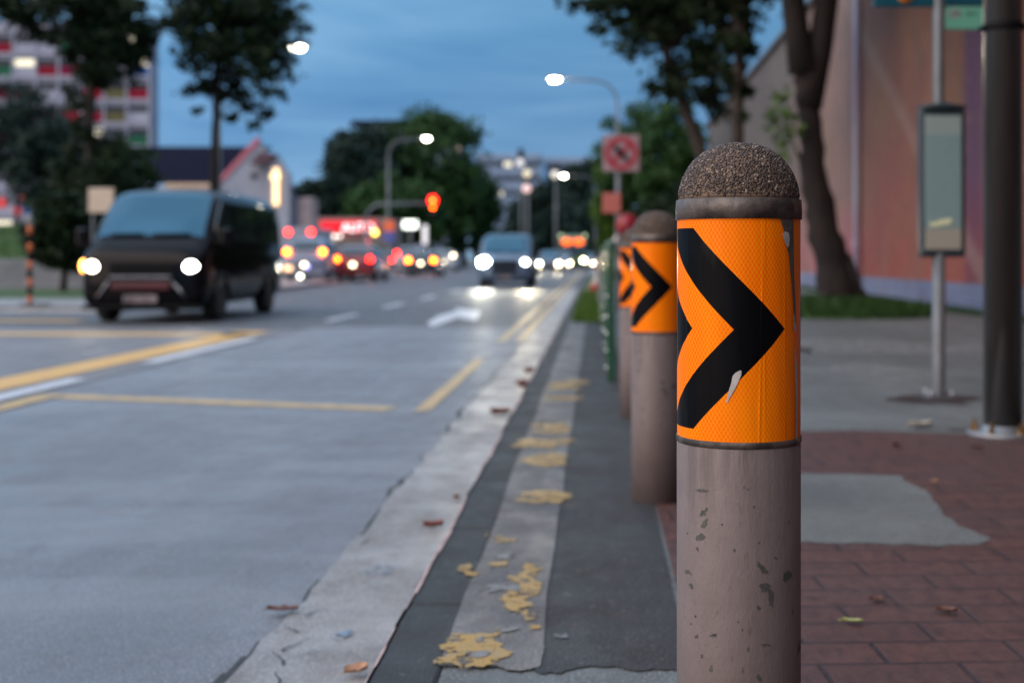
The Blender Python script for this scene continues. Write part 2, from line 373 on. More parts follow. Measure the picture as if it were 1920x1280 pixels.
# ------------------------------------------------------------------ bollards
R = .09; D0 = 1.88
def cyl(px, py, r=R+.0006):      # photo pixel on the front bollard -> angle, height
    s = max(-.995, min(.995, (px-1385.5)/115.5)); th = math.asin(s)
    d = D0-R*math.cos(th)*.85
    return th, HC-(py-VY)/F*d
def on(th, z, r): return (r*math.sin(th), -r*math.cos(th), z)
def patch(mb, px, r, mi, amp=0.0):
    pts = [cyl(*p) for p in px]
    bm = bmesh.new(); vs = []
    for i in range(len(pts)):
        a, b = pts[i], pts[(i+1) % len(pts)]; n = 3 if amp else 1
        for k in range(n):
            t = k/n; vs.append(bm.verts.new(((a[0]+(b[0]-a[0])*t)*R+random.uniform(-amp, amp), a[1]+(b[1]-a[1])*t+random.uniform(-amp, amp), 0)))
    f = bm.faces.new(vs); bmesh.ops.triangulate(bm, faces=[f])
    for _ in range(3):
        es = [e for e in bm.edges if e.calc_length() > .006]
        if es: bmesh.ops.subdivide_edges(bm, edges=es, cuts=1); bmesh.ops.triangulate(bm, faces=bm.faces[:])
    for v in bm.verts: v.co = on(v.co.x/R, v.co.y, r)
    mb.bm(bm, mi, True)
def post_mat():
    m, nt, b = newmat('grey_painted_post'); t = NT(nt); o = t.coord('Object'); x = t.xyz(o)
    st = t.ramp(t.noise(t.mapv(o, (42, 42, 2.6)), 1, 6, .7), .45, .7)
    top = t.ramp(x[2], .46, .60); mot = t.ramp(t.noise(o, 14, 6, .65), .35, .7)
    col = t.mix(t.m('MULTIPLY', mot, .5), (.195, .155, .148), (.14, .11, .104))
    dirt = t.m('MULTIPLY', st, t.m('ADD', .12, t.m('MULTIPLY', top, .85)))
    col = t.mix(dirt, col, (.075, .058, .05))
    scf = t.ramp(t.noise(t.mapv(o, (3, 3, 1)), 30, 7, .75), .60, .66); col = t.mix(t.m('MULTIPLY', scf, .45), col, (.10, .082, .072))
    spk = t.ramp(t.noise(t.mapv(o, (1, 1, .6)), 130, 3, .6), .69, .73)
    col = t.mix(t.m('MULTIPLY', spk, .8), col, (.09, .085, .08))
    nt.links.new(col, b.inputs['Base Color']); b.inputs['Roughness'].default_value = .42; b.inputs['Specular IOR Level'].default_value = .3
    t.bump(t.noise(t.mapv(o, (1, 1, .5)), 90, 6, .75), .45, .003, b); return m
def sleeve_mat(torn):
    m, nt, b = newmat('orange_reflective_sheet'); t = NT(nt); o = t.coord('Object'); x = t.xyz(o)
    th = t.m('ARCTAN2', x[0], t.m('MULTIPLY', x[1], -1))      # 0 towards -Y, + to the right
    cut = math.radians(54.5)
    w = t.m('SUBTRACT', cut, th)
    w = t.m('SUBTRACT', w, t.m('MULTIPLY', t.m('FLOOR', t.m('DIVIDE', w, 2*PI)), 2*PI))
    u = t.m('MULTIPLY', t.m('SUBTRACT', cut, w), R)           # metres round the sheet, at most cut*R
    v = t.m('ABSOLUTE', t.m('SUBTRACT', x[2], .7648))
    s = t.m('SUBTRACT', math.radians(39.5)*R, t.m('ADD', u, v))
    per = math.radians(92.4)*R; thick = math.radians(50)*R
    fr = t.m('FRACT', t.m('DIVIDE', s, per))
    blk = t.m('MULTIPLY', t.m('LESS_THAN', fr, thick/per), t.m('GREATER_THAN', s, 0))
    blk = t.m('MULTIPLY', t.m('MULTIPLY', blk, t.m('LESS_THAN', v, .1430)), t.m('GREATER_THAN', u, math.radians(-285)*R))
    k = PI/.0062
    l1 = t.m('ABSOLUTE', t.m('SINE', t.m('MULTIPLY', t.m('ADD', u, t.m('MULTIPLY', x[2], .62)), k)))
    l2 = t.m('ABSOLUTE', t.m('SINE', t.m('MULTIPLY', t.m('SUBTRACT', u, t.m('MULTIPLY', x[2], .62)), k)))
    net = t.ramp(t.m('MINIMUM', l1, l2), .02, .30)
    pat = t.noise(t.mapv(o, (1.6, 1.6, .5)), 8, 2)
    col = t.mix(t.ramp(pat, .38, .62), (1.0, .27, .001), (1.0, .15, .001))
    cell = t.mix(.6, col, (1.0, .135, .001))
    col = t.mix(net, (1.0, .40, .006), cell)
    dirt = t.ramp(t.noise(t.mapv(o, (3, 3, .5)), 18, 5, .6), .6, .8)
    col = t.mix(t.m('MULTIPLY', dirt, .16), col, (.45, .13, .02))
    col = t.mix(blk, col, (.0022, .0022, .003))
    nt.links.new(col, b.inputs['Base Color']); b.inputs['Roughness'].default_value = .42
    b.inputs['Specular IOR Level'].default_value = .06; b.inputs['Coat Weight'].default_value = .18; b.inputs['Coat Roughness'].default_value = .04; b.inputs['Coat IOR'].default_value = 1.25
    t.bump(t.noise(t.mapv(o, (60, 60, 1.5)), 1, 3), .12, .002, b); return m
def agg_mat():
    m, nt, b = newmat('exposed_aggregate'); t = NT(nt); g = t.n('ShaderNodeNewGeometry'); r = g.outputs['Random Per Island']
    col = t.mix(t.ramp(r, .0, .7), (.020, .013, .011), (.065, .043, .034)); col = t.mix(t.ramp(r, .8, 1.0), col, (.32, .24, .19))
    nt.links.new(col, b.inputs['Base Color']); b.inputs['Roughness'].default_value = .42; return m
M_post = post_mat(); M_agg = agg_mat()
M_matrix = pm('cement_matrix', (.19, .125, .08), (.12, .08, .055), 60, .8, bump=.6, bscale=200, bdist=.003)
M_ring = pm('worn_metal_band', (.115, .09, .076), (.034, .027, .023), 22, .40, .2, bump=.5, bscale=70, bdist=.004, detail=8, r2=.6, lo=.42, hi=.58)
M_bare = pm('bare_grey_substrate', (.10, .088, .08), (.065, .058, .054), 40, .6, bump=.4)
M_chip = pm('chip_primer', (.055, .06, .052), (.085, .08, .07), 60, .7, bump=.5, bscale=150, bdist=.002)
M_scrape = pm('scraped_backing', (.50, .47, .44), (.38, .36, .34), 80, .6)
CHIPS = [(80, 313, 55, 18, .3), (87, 418, 28, 40, -.5), (88, 480, 24, 48, -.4), (70, 540, 34, 50, -.3), (60, 603, 12, 22, 0), (18, 720, 30, 28, .3), (32, 787, 18, 36, 0), (355, 690, 40, 66, .6),
         (370, 785, 60, 56, 0), (402, 840, 36, 76, .1), (340, 890, 22, 22, 0), (495, 735, 56, 56, -.7), (130, 1028, 26, 18, -.4), (55, 1035, 16, 20, 0), (78, 1133, 12, 24, 0), (293, 1097, 9, 28, -.1), (380, 1075, 36, 13, 0),
         (565, 1100, 26, 90, -.25), (320, 390, 11, 11, 0), (227, 605, 10, 14, 0), (500, 470, 9, 14, 0), (290, 303, 7, 7, 0), (245, 960, 10, 8, 0), (15, 525, 6, 8, 0), (430, 645, 18, 9, .3), (346, 568, 9, 6, 0), (120, 1195, 14, 46, 0), (345, 1240, 24, 34, .2), (170, 478, 8, 6, 0), (50, 937, 7, 10, 0), (30, 975, 5, 8, 0), (520, 915, 8, 16, 0), (265, 1000, 6, 12, 0)]
def bollard_mesh():
    root = thing('bollard', 'nearest grey concrete bollard with torn orange chevron sleeve', 'bollard', (.2113, D0, 0), 0, 'orange sleeved bollards along the kerb')
    mb = MB(); mb.lathe([(R+.0005, -.03), (R+.0005, .30), (R+.0005, .595), (R-.001, .5982)], 96)
    for x, y, w, h, sk in CHIPS:
        cx, cy = 1280+x/2.667, 800+y/2.667; n = 9; w /= 2.667*2; h /= 2.667*2; pl = []
        for k in range(n):
            a = 2*PI*k/n; rr = random.uniform(.5, 1.4); dy = h*rr*math.sin(a)
            pl.append((cx+w*rr*math.cos(a)+sk*dy, cy+dy))
        patch(mb, pl, R+.0009, 1, .0010)
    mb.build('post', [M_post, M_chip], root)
    mb = MB(); mb.lathe([(R+.0002, .5975), (R+.0014, .5985), (R+.0018, .603), (R+.0010, .6068)], 96); mb.build('seam_ring', M_ring, root)
    def sheetmesh():
        m_ = MB(); vs = []; fs = []; n_ = 480; zs = [.6062+(.922-.6062)*k/12 for k in range(13)]
        for z in zs:
            for k in range(n_):
                a = 2*PI*k/n_-PI; dg_ = math.degrees(a); r = R
                for c0, wd, hh in ((13.5+2*math.sin(z*9), .7, .0011), (17.5, .7, .0006), (-33, 1.2, .0005), (-60, 1.5, .0006), (40, 1.0, .0005)): r += hh*math.exp(-((dg_-c0)/wd)**2)*(.6+.4*math.sin(z*31+c0))
                r += .00012*math.sin(a*23+z*40)
                vs.append((r*math.sin(a), -r*math.cos(a), z))
        for i in range(12):
            for k in range(n_): fs.append([i*n_+k, i*n_+(k+1) % n_, (i+1)*n_+(k+1) % n_, (i+1)*n_+k])
        m_.add(vs, fs, 0, True); return m_
    sl = sheetmesh(); s2 = sheetmesh()
    patch(sl, [(1440, 405), (1450, 413), (1456, 432), (1461, 455), (1467, 480), (1471, 515), (1474, 545), (1477, 572), (1479, 612), (1482, 612), (1481, 560), (1478.5, 520), (1477.5, 470), (1477, 405)], R+.0012, 1)
    patch(sl, [(1453, 440), (1458, 434), (1466, 437), (1468, 448), (1466, 462), (1463, 464), (1458, 455)], R+.0017, 2)
    patch(sl, [(1475, 588), (1478, 590), (1479, 603), (1483, 614), (1479, 624), (1476, 610)], R+.0019, 2)
    patch(sl, [(1479, 652), (1480, 654), (1485, 690), (1486, 760), (1485, 822), (1482, 823), (1482.5, 760), (1480, 700)], R+.0014, 2)
    patch(sl, [(1362, 704), (1367, 697), (1376, 692), (1378, 694), (1377, 702), (1367, 726), (1356, 746), (1353, 753), (1351, 752), (1354, 738), (1357, 726), (1360, 715)], R+.0012, 2, .0002)
    a = sl.build('reflective_sleeve', [sleeve_mat(True), M_bare, M_scrape], root)
    b = s2.build('reflective_sleeve', [a.data.materials[0]]); 
    mb = MB(); mb.lathe([(R, .9205), (R+.0024, .921), (R+.0026, .936), (R+.0014, .9495), (R-.002, .9505)], 96); mb.build('metal_band', M_ring, root)
    mb = MB(); prof = []
    for i in range(25):
        t = i/24*PI/2; prof.append((max(.0003, (R-.0022)*math.cos(t)**.92 if i < 24 else .0003), .949+.084*math.sin(t)))
    mb.lathe(prof, 64); dome = mb.build('dome_cap', M_matrix, root)
    pb = MB(); bm = bmesh.new(); bmesh.ops.create_icosphere(bm, subdivisions=1, radius=1)
    iv = [v.co.copy() for v in bm.verts]; fi = [[v.index for v in f.verts] for f in bm.faces]; bm.free()
    n = 3700; ga = PI*(3-math.sqrt(5))
    for i in range(n):
        sz = (i+.5)/n
        if sz < .03+random.random()*.05 or random.random() > .55+sz*2.2: continue
        t = math.asin(sz); a = i*ga+random.uniform(-.02, .02); t = max(.02, min(1.56, t+random.uniform(-.012, .012)))
        rr = (R-.0022)*math.cos(t)**.92; p = Vector((rr*math.cos(a), rr*math.sin(a), .949+.084*math.sin(t)))
        nn = Vector((math.cos(a)*math.cos(t), math.sin(a)*math.cos(t), math.sin(t)*1.1)).normalized()
        qt = nn.to_track_quat('Z', 'Y').to_matrix() @ Matrix.Rotation(random.uniform(0, PI), 3, 'Z')
        s = random.uniform(.0011, .0023); e = random.uniform(.9, 1.7)
        pb.add([p+nn*.0002+qt @ Vector((q.x*s*e*random.uniform(.8, 1.2), q.y*s, q.z*s*.75)) for q in iv], fi, 0, True)
    pb.build('aggregate', M_agg, dome, fix=False)
    return root, b
bol, plain = bollard_mesh()
C.objects.unlink(plain)
for d, px, lab, rz in ((4.577, 1231, 'second bollard along the kerb, half hidden by the nearest one', -.08), (6.97, 1193, 'farthest of the three orange sleeved bollards, beside the green railing', .12)):
    b = copy_tree(bol); b.location = ((px-VX)/F*d, d, 0); b.rotation_euler = (0, 0, rz); b['label'] = lab
    for ch in b.children:
        if ch.name.startswith('reflective_sleeve'): ch.data = plain.data

# ------------------------------------------------------------------ vehicles
def ring_pts(y, z0, z1, hw, tum, n=28, e=5.5, zt=1.0):
    zc, hz = (z0+z1)/2, (z1-z0)/2; out = []
    for k in range(n):
        a = 2*PI*(k+.5)/n; c, s = math.cos(a), math.sin(a)
        x = math.copysign(abs(c)**(2/e), c); z = zc+hz*math.copysign(abs(s)**(2/e), s)
        w = hw*(1-tum*max(0, z-zt)); out.append(Vector((x*w, y, z)))
    return out
def loft(st, tum=.14, zt=1.0, e=5.5):
    mb = MB(); n = 28; vs = []; fs = []
    for s in st: vs += ring_pts(*s, tum, n, e, zt)
    for i in range(len(st)-1):
        for k in range(n): fs.append([i*n+k, i*n+(k+1) % n, (i+1)*n+(k+1) % n, (i+1)*n+k])
    fs.append(list(range(n))); fs.append([(len(st)-1)*n+k for k in range(n)][::-1])
    mb.add(vs, fs, 0, True); return mb
def interp(st, y):
    for a, b in zip(st, st[1:]):
        if a[0] <= y <= b[0]:
            t = (y-a[0])/(b[0]-a[0]); return [a[i]+(b[i]-a[i])*t for i in range(4)]
    return st[-1]
def top_panel(st, y0, y1, s0, tum=.14, zt=1.0, e=5.5, off=.012, n=14):   # glass lying on the upper surface between y0 and y1
    mb = MB(); vs = []; fs = []
    for i in range(n+1):
        y = y0+(y1-y0)*i/n; _, a, b, hw = interp(st, y); zc, hz = (a+b)/2, (b-a)/2
        for k in range(n+1):
            s = -s0+2*s0*k/n; z = zc+hz*(1-abs(s)**e)**(1/e); w = hw*(1-tum*max(0, z-zt)); vs.append(Vector((s*w, y-off*.7*(1 if y1 > y0 else -1), z+off)))
    for i in range(n):
        for k in range(n): o = i*(n+1)+k; fs.append([o, o+1, o+n+2, o+n+1])
    mb.add(vs, fs, 0, True); return mb
def side_panel(poly, hw, tum=.11, zt=1.0, side=1, off=.008):
    pts = [(side*(hw*(1-tum*max(0, z-zt))+off), y, z) for y, z in poly]
    return MB().prism(pts, (-side*.03, 0, 0))
def wheel(root, x, y, r, w):
    M = Matrix.Translation((x, y, r)) @ Matrix.Rotation(PI/2, 4, 'Y')
    t = MB(); t.lathe([(r*.62, -w/2), (r*.93, -w/2), (r, -w*.36), (r, w*.36), (r*.93, w/2), (r*.62, w/2)], 28, M); wh = t.build('wheel', M_rubber, root)
    q = MB(); q.lathe([(r*.63, -w*.42), (r*.60, -w*.46), (r*.25, -w*.40), (r*.12, -w*.47)], 24, M); q.lathe([(r*.12, w*.47), (r*.25, w*.40), (r*.60, w*.46), (r*.63, w*.42)], 24, M)
    q.build('rim', M_rim, wh)
M_vblack = pm('black_van_paint', (.005, .0045, .006), (.006, .005, .006), 3, .05, .0, ior=1.22, spec=.5)
M_redplastic = pm('dark_red_grille', (.10, .012, .014), (.06, .008, .01), 6, .4)
def van(label, loc, paint, head_l, head_r, hs=1.0, group=None, rz=0, indicator=True, face_red=True):
    root = thing('van', label, 'van', loc, rz, group)
    st = [(-.02, .30, .86, .72), (.03, .24, .98, .80), (.16, .22, 1.10, .84), (.36, .22, 1.22, .85), (.62, .22, 1.50, .85), (1.02, .22, 1.88, .85), (1.22, .22, 1.945, .85), (2.6, .22, 1.975, .85), (4.3, .22, 1.95, .85), (4.6, .25, 1.90, .845), (4.70, .34, 1.72, .80)]
    st = [(a, b, c*hs, d) for a, b, c, d in st]
    loft(st, .11, 1.0, 7).build('body', paint, root)
    top_panel(st, .38, 1.06, .88, .11, 1.0, 7).build('windscreen', M_screen, root)
    for s in (1, -1):
        side_panel([(.66, 1.16*hs), (1.55, 1.16*hs), (1.55, 1.76*hs), (1.10, 1.76*hs), (.70, 1.40*hs)], .85, side=s).build('front_side_window', M_glass, root)
        side_panel([(1.68, 1.18*hs), (2.95, 1.18*hs), (2.95, 1.76*hs), (1.68, 1.76*hs)], .85, side=s).build('middle_side_window', M_glass, root)
        side_panel([(3.08, 1.18*hs), (4.35, 1.18*hs), (4.30, 1.74*hs), (3.08, 1.76*hs)], .85, side=s).build('rear_side_window', M_glass, root)
        m = MB(); m.box((s*1.0, .52, 1.22*hs), (.16, .12, .28), .04); m.tube([(s*.82, .58, 1.12*hs), (s*.95, .54, 1.14*hs)], .022); m.build('wing_mirror', M_vblack, root)
        wheel(root, s*.745, .86, .32, .2); wheel(root, s*.745, 3.72, .32, .2)
        for wy in (.86, 3.72): a = MB(); a.tube([(s*.848, wy+.4*math.cos(k*PI/12), .32+.4*math.sin(k*PI/12)) for k in range(0, 13)], .028, 6); a.build('wheel_arch', M_black, root)
        h = MB(); k_ = 1.7 if head_l is E_headx and s < 0 else 1.0; h.ball((s*.66, .03, .826), (.105*k_, .08, .09*k_), 18); h.build('headlight', head_r if s > 0 else head_l, root)
        hh = MB(); hh.prism([(s*.50, .02, .73), (s*.80, .10, .76), (s*.825, .20, .95), (s*.70, .03, .97), (s*.52, 0, .92)], (0, .05, 0)); hh.build('headlight_housing', M_glass, root)
        f = MB(); f.tube([(s*.42, -.035, .62), (s*.58, -.02, .40), (s*.62, -.01, .34)], .022, 8); f.build('bumper_trim', M_chrome, root)
    if indicator:
        h = MB(); h.ball((-.81, .09, .835), (.05, .07, .10), 14); h.build('indicator', E_amber, root)
    g = MB(); g.box((0, -.03, .80), (.86, .04, .18), .015); g.build('grille', M_black, root)
    g = MB(); g.box((0, -.045, .665), (.84, .04, .07), .02); g.build('chrome_strip', M_chrome, root)
    g = MB(); g.box((0, -.03, .55), (.80, .05, .12), .02); g.build('lower_grille', M_redplastic if face_red else M_black, root)
    g = MB(); g.box((0, -.06, .36), (.46, .02, .12), .005); g.build('number_plate', M_plate, root)
    g = MB(); g.box((0, .04, .235), (1.62, .16, .07), .03); g.build('front_lip', M_black, root)
    g = MB(); g.tube([(-.55, .36, 1.265*hs), (-.1, .37, 1.27*hs)], .012, 6); g.tube([(.05, .36, 1.265*hs), (.55, .37, 1.27*hs)], .012, 6); g.build('wiper', M_black, root)
    return root
bv = van('black van with headlights on, turning across the yellow box marking', (-6.62, 18.7, ROAD), M_vblack, E_headl, E_head, 1.035)
bv.scale = (1.08, 1.02, 1.0)
M_vblue = pm('pale_van_paint', (.075, .12, .19), (.06, .10, .16), 2, .25, coat=.6)
van('pale van with one dazzling headlight approaching in the near lane', (-2.89, 41, ROAD), M_vblue, E_headx, E_headr, .90, None, 0, False, False)

def car(label, cx, d, paint, lights, front=True, h=1.45, w=.86, cat='car', zl=.72, tailw=.11, group=None, lamp=None, z=ROAD):
    """seen end faces the camera; lights = (left, right) materials"""
    root = thing('car', label, cat, ((cx-VX)/F*d, d, z), 0, group)
    k = h/1.45
    if front:
        st = [(0, .28, .62, w*.86), (.06, .22, .72*k, w*.95), (.3, .2, .80*k, w), (1.1, .2, .93*k, w), (1.25, .2, .97*k, w), (3.6, .2, .98*k, w), (4.15, .24, .92*k, w*.96), (4.25, .34, .82*k, w*.88)]
        cab = [(1.05, .86*k, .95*k, w*.90), (1.75, .86*k, 1.38*k, w*.86), (2.1, .86*k, h, w*.84), (3.1, .86*k, h, w*.84), (4.0, .86*k, .98*k, w*.86)]
        scr = (1.12, 1.86)
    else:
        st = [(0, .34, .80*k, w*.88), (.08, .26, .98*k, w*.96), (.4, .2, 1.0*k, w), (2.6, .2, .96*k, w), (2.9, .2, .93*k, w), (3.9, .2, .78*k, w), (4.2, .26, .66*k, w*.9)]
        cab = [(.06, .86*k, 1.0*k, w*.88), (.42, .86*k, 1.36*k, w*.85), (.75, .86*k, h, w*.83), (1.9, .86*k, h, w*.83), (2.3, .86*k, 1.38*k, w*.85), (3.0, .86*k, .95*k, w*.88)]
        scr = (.10, .50)
    loft(st, .05, .6).build('body', paint, root)
    c = loft(cab, .25, 1.0, 6).build('roof', paint, root)
    top_panel(cab, scr[0], scr[1], .84, .25, 1.0, 6).build('windscreen' if front else 'rear_window', M_screen if front else M_glass, root)
    for s in (1, -1):
        side_panel([(1.5, .98*k), (3.5, .98*k), (3.1, 1.33*k), (2.0, 1.33*k)] if front else [(.5, 1.0*k), (2.7, .98*k), (2.2, 1.33*k), (.8, 1.33*k)], w*.87, .25, 1.0, s, .006).build('side_window', M_glass, root)
        wheel(root, s*(w-.12), .85, .31, .2); wheel(root, s*(w-.12), 3.4, .31, .2)
        m = lights[1] if s > 0 else lights[0]
        if m is not None:
            q = MB(); q.ball((s*(w-.18), .035, zl), (.14 if front else tailw, .06, .085 if front else .10), 14); q.build('headlight' if front else 'tail_light', m, root)
        mm = MB(); mm.box((s*(w+.07), 1.45 if front else 2.5, 1.0*k), (.14, .1, .12), .03); mm.build('wing_mirror', paint, root)
    b = MB(); b.box((0, -.02, .40), (w*1.7, .12, .14), .04); b.build('bumper', paint, root)
    b = MB(); b.box((0, -.05, .58), (.48, .03, .11), .005); b.build('number_plate', M_plate, root)
    if not front:
        b = MB(); b.ball((0, -.09, .70), (.10, .04, .07), 12); b.build('plate_lamp', E_cream, root)
    elif w > .8 and d < 125:
        for s in (1, -1): b = MB(); b.ball((s*(w-.22), -.07, .40), (.07, .04, .06), 12); b.build('fog_lamp', E_cream, root)
    if lamp is not None:
        b = MB(); b.box((0, .42 if not front else .1, 1.33*k), (.4, .05, .05), .01); b.build('high_brake_light', lamp, root)
    return root
M_cblue = pm('blue_silver_paint', (.26, .30, .40), (.2, .24, .33), 3, .28, .3, coat=1)
M_cred = pm('red_car_paint', (.30, .015, .02), (.24, .012, .018), 3, .25, 0, coat=1)
M_cgrey = pm('grey_car_paint', (.22, .22, .25), (.17, .17, .2), 3, .28, .3, coat=1)
M_cdark = pm('dark_car_paint', (.04, .042, .05), (.03, .03, .04), 3, .25, .2, coat=1)
M_cwhite = pm('white_car_paint', (.6, .6, .62), (.5, .5, .52), 3, .3, 0, coat=1)
car('blue silver people carrier braking beside the black van', 571, 50, M_cblue, (E_tailo, E_tailo), False, 1.75, .88, 'car', 1.22, lamp=E_taild)
car('red hatchback with brake lights on, stopped in the queue', 662, 52, M_cred, (E_tailo, E_tail), False, 1.5, .86, zl=.92, tailw=.1)
car('grey tall car braking behind the dark saloon in the queue', 765, 82, M_cgrey, (E_tail, E_tailo), False, 1.75, .9, zl=1.32, tailw=.14, lamp=E_tail)
car('dark saloon with two brake lights, last in the right queue', 789, 66, M_cdark, (E_tailo, E_tailo), False, 1.4, .83, zl=.86, tailw=.12)
car('white car braking far ahead under the red traffic light', 832, 98, M_cwhite, (E_tail, E_cream), False, 1.6, .9, zl=1.2, tailw=.16)
car('dark car with dim tail lights ahead of the red hatchback', 622, 72, M_cdark, (E_taild, E_taild), False, 1.5, .86, zl=.9)
car('oncoming dark car with low warm headlights far left lane', 834, 120, M_cdark, (E_headw, E_cream), True, 1.45, .86, zl=.55)
car('grey hatchback braking between the red hatchback and the shop sign', 716, 88, M_cgrey, (E_tailo, E_tail), False, 1.5, .86, zl=.85, tailw=.12)
car('white tall car braking at the head of the right queue', 808, 118, M_cwhite, (E_tailo, E_tail), False, 1.8, .9, zl=1.5, tailw=.16)
car('dark car braking far beyond the red hatchback', 690, 124, M_cdark, (E_tail, E_tail), False, 1.5, .86, zl=.9, tailw=.16)
car('blue car half hidden behind the tail of the black van', 536, 58, M_cblue, (E_tail, E_tailo), False, 1.5, .86, zl=.8)
GR = 'oncoming cars with headlights on'
car('distant white oncoming car behind the grey one, close to the bus flank', 1068, 150, M_cwhite, (E_headw, E_headw), True, 1.5, .82, zl=.55, group=GR)
car('red oncoming car far off at the end of the line of headlights', 1120, 160, M_cred, (E_headw, E_cream), True, 1.5, .82, zl=.6, group=GR)
car('small far oncoming car at the very end, right of the barrier', 1156, 175, M_cgrey, (E_cream, E_headw), True, 1.5, .82, zl=.7, group=GR)
car('first oncoming car behind the pale van, white headlights', 1029, 86, M_cdark, (E_head, E_headw), True, 1.5, .82, zl=.62, group=GR)
car('grey oncoming car in front of the bus', 1053, 105, M_cgrey, (E_headw, E_headw), True, 1.5, .82, zl=.55, group=GR)
car('oncoming white car just right of the bus', 1099, 122, M_cwhite, (E_headw, E_headw), True, 1.5, .8, zl=.5, group=GR)
car('farthest oncoming dark car beside the railing', 1138, 140, M_cdark, (E_headw, E_headw), True, 1.5, .8, zl=.5, group=GR)
# lorry behind the black van
root = thing('lorry', 'box lorry with a high red marker lamp behind the black van', 'lorry', P(548, 525, 64)*1.0, 0)
root.location = ((548-VX)/F*64, 64, ROAD)
q = MB(); q.box((0, 2.6, 1.55), (2.0, 4.4, 1.9), .05); q.build('cargo_box', pm('lorry_box', (.3, .32, .38), (.25, .27, .33), 2, .5), root)
q = MB(); q.box((0, 5.6, 1.15), (1.9, 1.5, 1.5), .12); q.build('cab', M_cgrey, root)
q = MB(); q.box((0, 2.9, .5), (1.6, 5.2, .2), .03); q.build('chassis', M_black, root)
for s in (1, -1):
    wheel(root, s*.8, 1.2, .4, .25); wheel(root, s*.8, 5.4, .4, .25)
    q = MB(); q.ball((s*.30 if s < 0 else .85, .38, 2.28), (.13, .05, .13)); q.build('marker_lamp', E_tail, root)
    q = MB(); q.box((s*.8, .38, .62), (.3, .05, .12), .02); q.build('tail_light', E_taild, root)
# bus
E_busign = em('bus_sign_amber', (1, .12, .005), 2.6, (.1, .03, .01))
root = thing('bus', 'green topped bus with orange destination display among the oncoming traffic', 'bus', ((1074-VX)/F*112, 112, ROAD))
q = loft([(0, .4, 2.6, 1.18), (.1, .3, 2.95, 1.24), (.5, .28, 3.02, 1.25), (10.5, .28, 3.02, 1.25), (10.8, .4, 2.9, 1.2)], .02, 1.0, 9); q.build('body', pm('bus_paint', (.10, .20, .10), (.08, .15, .08), 2, .35, coat=.6), root)
q = MB(); q.box((0, -.02, 1.75), (2.2, .06, 1.1), .02); q.build('windscreen', M_glass, root)
for s in (1, -1):
    q = MB(); q.ball((s*.52, -.04, 2.42), (.46, .06, .30)); q.build('destination_display', E_busign, root)
    q = MB(); q.ball((s*.95, -.02, .8), (.17, .06, .14)); q.build('headlight', E_headw, root)
    q = MB(); q.ball((s*1.05, .0, 2.95), (.14, .08, .12)); q.build('roof_lamp', em('roof_lamp_green', (.6, .8, .2), .9), root)
    q = MB(); q.box((s*1.246, 5, 1.9), (.03, 9, .9), .01); q.build('side_window', M_glass, root)
    wheel(root, s*1.1, 2.4, .48, .28); wheel(root, s*1.1, 8.2, .48, .28)
    q = MB(); q.box((s*1.4, -.1, 2.1), (.12, .14, .4), .04); q.tube([(s*1.2, .02, 2.5), (s*1.4, -.08, 2.35)], .025); q.build('wing_mirror', M_black, root)

# ------------------------------------------------------------------ lamps and signals
def street_lamp(label, hx, hy, d, polex, base_z, light=E_lamp, hs=1.0, cat='street lamp', r=.09):
    hd = P(hx, hy, d); px = (polex-VX)/F*d
    root = thing('street_lamp', label, cat, (px, d, base_z), 0, 'tall street lamps over the road')
    H = hd.z-base_z; sx = 1 if hd.x > px else -1; L = abs(hd.x-px)
    q = MB(); q.lathe([(r*1.9, 0), (r*1.9, .5), (r*1.2, .6), (r, 1.2), (r*.72, H-1.15)], 14); q.build('pole', M_pole, root)
    q = MB(); q.tube([(0, 0, H-1.3)]+[(sx*(1.1-1.1*math.cos(t*PI/2/8)), 0, H-1.15+1.05*math.sin(t*PI/2/8)) for t in range(0, 9)]+[(sx*(L-.3*hs), 0, H-.02)], r*.62, 10); q.build('arm', M_pole, root)
    q = MB(); q.ball((sx*L, 0, H+.02), (.34*hs, .16*hs, .07*hs), 16); hh = q.build('lamp_head', M_galv, root)
    q = MB(); q.ball((sx*L, -.02, H-.05*hs), (.20*hs, .13*hs, .075*hs), 16); q.build('lens', light, hh)
street_lamp('street lamp with long curved arm reaching left over the road, right of the sky', 1040, 147, 57.8, 1158, 0, E_lamp, 1.2)
street_lamp('street lamp shining beside the tall tree with bare trunk at left', 558, 86, 48.7, 411, 0, E_lamp, 1.45)
street_lamp('street lamp glowing in front of the big round tree crown', 800, 259, 86, 728, 0)
street_lamp('small far street lamp in front of the pale apartment block', 1057, 329, 125, 1116, 0, E_lamp, 1.15)
street_lamp('faint yellow street lamp deep among the far trees', 1067, 384, 190, 1108, 0, E_lampy, 1.3)
street_lamp('far street lamp just above the pale van', 900, 401, 200, 868, 0, E_lamp, 1.2)
for px, py, d, lab in ((42, 290, 60, 'globe lamp on a thin post at the left edge among dark shrubs'), (254, 338, 70, 'globe lamp rising just behind the roof of the black van')):
    p = P(px, py, d); root = thing('post_lamp', lab, 'lamp', (p.x, d, 0), 0, 'globe lamps on posts')
    q = MB(); q.lathe([(.08, 0), (.05, .3), (.04, p.z-.2)], 10); q.build('pole', M_pole, root)
    q = MB(); q.ball((0, 0, p.z), (.12, .12, .12)); q.build('globe', E_lamp if px < 100 else E_lampy, root)
    q = MB(); q.lathe([(.12, p.z-.24), (.09, p.z-.17)], 12); q.build('collar', M_black, root)
